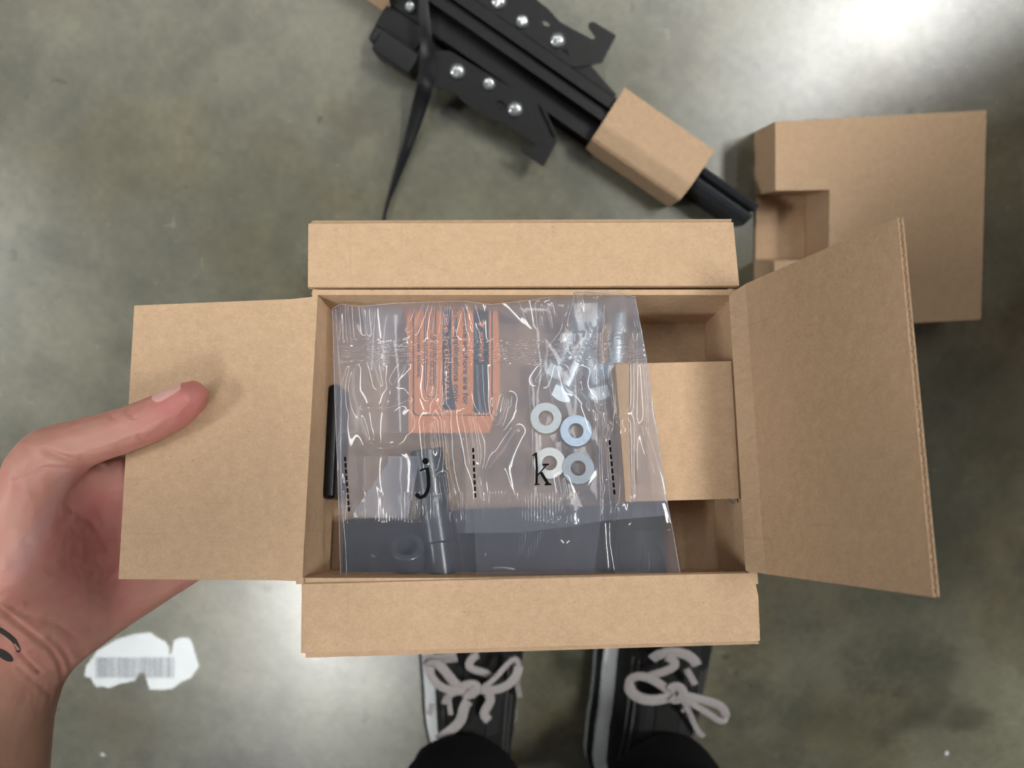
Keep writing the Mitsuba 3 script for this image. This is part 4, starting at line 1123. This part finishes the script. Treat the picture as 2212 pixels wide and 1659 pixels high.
LA = [
    (la((860, 600), (700, 620), (520, 570), (400, 450), (370, 330)), [.104, .108, .104, .100], 0.0082), (la((370, 330), (470, 300), (600, 430), (720, 560), (860, 600)), [.100, .106, .106, .104], 0.0090),
    (la((860, 600), (1040, 610), (1220, 590), (1380, 480), (1440, 330)), [.104, .108, .106, .100], 0.0085), (la((1440, 330), (1390, 240), (1260, 350), (1130, 490), (1000, 580), (870, 600)), [.100, .102, .108, .104], 0.0050),
    (la((1420, 420), (1430, 560), (1455, 690)), [.098, .090, .080], 0.0050),
    (la((760, 610), (600, 690), (550, 770)), [.102, .100, .097], 0.0060), (la((610, 690), (615, 780), (630, 900)), [.101, .098, .096], 0.0045), (la((1060, 650), (1100, 740), (1040, 850), (1030, 900), (1085, 970)), [.101, .100, .099], 0.0085),
    (la((300, 260), (480, 240), (700, 210)), [.094, .096], 0.0105), (la((960, 190), (870, 250), (850, 320), (960, 380), (1090, 440)), [.095, .097, .096], 0.0075),
    (la((840, 740), (780, 850), (750, 960), (640, 1080), (490, 1200)), [.102, .101, .099, .093], 0.0100), (la((360, 900), (390, 850), (400, 780)), [.078, .08], 0.0055),
    (la((780, 570), (870, 540), (930, 560), (900, 640), (800, 650)), [.108, .109, .108], 0.0090),
]
for k, (pts, hs, w) in enumerate(LA):
    lace(numbered('person__shoe__lace', k), pts, hs, w)
LBb = [
    (lb((985, 240), (1200, 155), (1400, 190), (1520, 310)), [.094, .098, .095], 0.0098), (lb((1160, 210), (1255, 310), (1120, 390), (960, 440)), [.097, .098, .096], 0.0085),
    (lb((1280, 640), (1080, 540), (900, 450), (760, 460), (715, 560)), [.106, .110, .108], 0.0085), (lb((715, 560), (770, 660), (900, 720), (1080, 720), (1290, 650)), [.108, .110, .106], 0.0105),
    (lb((1280, 650), (1450, 690), (1650, 740), (1800, 800), (1870, 930)), [.106, .106, .098, .090], 0.0085), (lb((1870, 930), (1840, 980), (1720, 930), (1560, 830), (1330, 690)), [.090, .094, .102, .106], 0.0060),
    (lb((1330, 700), (1430, 870), (1510, 1050), (1600, 1160)), [.104, .102, .098, .092], 0.0050), (lb((1400, 360), (1450, 450), (1500, 540)), [.094, .092], 0.0062),
    (lb((1350, 830), (1380, 850)), [.100, .100], 0.006), (lb((1200, 600), (1300, 570), (1360, 640), (1300, 720), (1210, 690)), [.110, .111, .109], 0.0085),
]
for k, (pts, hs, w) in enumerate(LBb):
    lace(numbered('person__shoe_001__lace', k), pts, hs, w, n=30 if len(pts) > 2 else 8)
# trouser legs, from hem to knee
def trouser(key, foot, knee, hip, r0, r1, r2, seed):
    foot, knee, hip = (np.asarray(p, float) for p in (foot, knee, hip))
    C = np.vstack([np.linspace(foot, knee, 28), np.linspace(knee, hip, 22)[1:]])
    C = np.stack([np.convolve(np.pad(C[:, k], 3, 'edge'), np.ones(7) / 7, 'valid') for k in range(3)], -1)
    r = np.interp(np.arange(len(C)), [0, 6, 27, len(C) - 1], [r0, r0 * 1.02, r1, r2])
    tan = np.gradient(C, axis=0); tan /= np.linalg.norm(tan, axis=1, keepdims=True)
    side = np.cross(tan, [0, 1.0, 0.2]); side /= np.linalg.norm(side, axis=1, keepdims=True)
    oth = np.cross(tan, side)
    a = np.linspace(0, 2 * np.pi, 49)
    P = C[:, None] + r[:, None, None] * (np.cos(a)[None, :, None] * side[:, None] + 1.08 * np.sin(a)[None, :, None] * oth[:, None])
    P += (P - C[:, None]) * ((meshkit.fbm(P * 22 + seed, 3, seed) - 0.5) * 0.22)[..., None]
    sh, uv = shell(P, 0.002, 0.0)
    add(key, (sh[0], sh[1]), 'black_cloth', smooth=True)
trouser('person__trouser_leg', (-0.043, -0.540, 0.098), (-0.115, -0.520, 0.47), (-0.10, -0.90, 0.42), 0.060, 0.078, 0.095, 3)
trouser('person__trouser_leg_001', (0.149, -0.545, 0.096), (0.235, -0.520, 0.47), (0.10, -0.90, 0.42), 0.061, 0.078, 0.095, 6)
# face
fn_, gn_ = np.array([0, 0.74, -0.67]), np.array([0, 0.67, 0.74])
scene['eye_white'] = simple((0.75, 0.73, 0.70), 0.2, 0.5)
scene['lip_skin'] = simple((0.42, 0.16, 0.14), 0.5, 0.4)
for k, q in enumerate((-1, 1)):
    e = trimesh.creation.icosphere(2, 0.0115); e.apply_translation(HEAD + fn_ * 0.066 + gn_ * 0.010 + [q * 0.031, 0, 0])
    add(numbered('person__eye', k), e, 'eye_white', smooth=True)
    e = trimesh.creation.icosphere(2, 0.0055); e.apply_translation(HEAD + fn_ * 0.0735 + gn_ * 0.008 + [q * 0.031, 0, 0])
    add(numbered('person__eye', k) + '__iris', e, 'hair', smooth=True)
mo = LineString([(-0.022, 0), (-0.008, 0.003), (0, 0.0015), (0.008, 0.003), (0.022, 0)]).buffer(0.004)
mm_ = prism(mo, 0, 0.006)
add('person__mouth', move(mm_, lambda v: HEAD + v[:, :1] * np.array([1.0, 0, 0]) + (v[:, 1:2] - 0.046) * gn_ + (v[:, 2:3] + 0.054) * fn_), 'lip_skin', smooth=40)
# shirt and hair, above the picture
shirt = m3.Manifold.batch_boolean([hull([ballw(SHL, .068), ballw(SHR, .068), ballw(NECK + [0, -0.04, -0.06], .080)]), hull([ballw(SHL, .068), ballw(SHR, .068), ballw(HIP + [-0.10, 0, 0], .115), ballw(HIP + [0.10, 0, 0], .115)])]
    + chain((SHL, .066), (SHL * 0.5 + ELBOW * 0.5, .060)) + chain((SHR, .066), (SHR * 0.5 + ELR * 0.5, .060)), m3.OpType.Add).refine_to_length(0.012)
shirt = man(shirt); shirt = trimesh.Trimesh(shirt.vertices, shirt.faces, process=True)
trimesh.smoothing.filter_taubin(shirt, lamb=0.5, nu=-0.48, iterations=10)
shirt.vertices += shirt.vertex_normals * ((meshkit.fbm(np.array(shirt.vertices) * 18, 3, 2) - 0.5) * 0.012)[:, None]
add('person__shirt', shirt, 'black_cloth', smooth=True)
hair = man(hull([ballw(HEAD + [0, 0.020, 0.045], .084), ballw(HEAD + [0, -0.010, 0.050], .086), ballw(HEAD + [0, -0.050, 0.010], .062)]).refine_to_length(0.008))
hair = trimesh.Trimesh(hair.vertices, hair.faces, process=True)
hair.vertices += hair.vertex_normals * ((meshkit.fbm(np.array(hair.vertices) * 90, 3, 4) - 0.5) * 0.010)[:, None]
scene['hair'] = simple((0.03, 0.02, 0.014), 0.5, 0.3)
add('person__hair', hair, 'hair', smooth=True)
tag('phone', 'black phone held level in the other hand above the open box', 'phone')
ph = rbox(0.160, 0.075, 0.0082, 0.0035)
add('phone__body', move(ph, lambda v: PH(0, 0, 0) + (v[:, :1] + 0.058) * RIGHT + v[:, 1:2] * UP + (v[:, 2:3] + 0.0062) * BACK_), 'black_plastic', smooth=40)
sc_ = rbox(0.152, 0.069, 0.0008, 0.0003)
add('phone__screen', move(sc_, lambda v: PH(0, 0, 0) + (v[:, :1] + 0.058) * RIGHT + v[:, 1:2] * UP + (v[:, 2:3] + 0.0107) * BACK_), 'black_rubber', smooth=40)
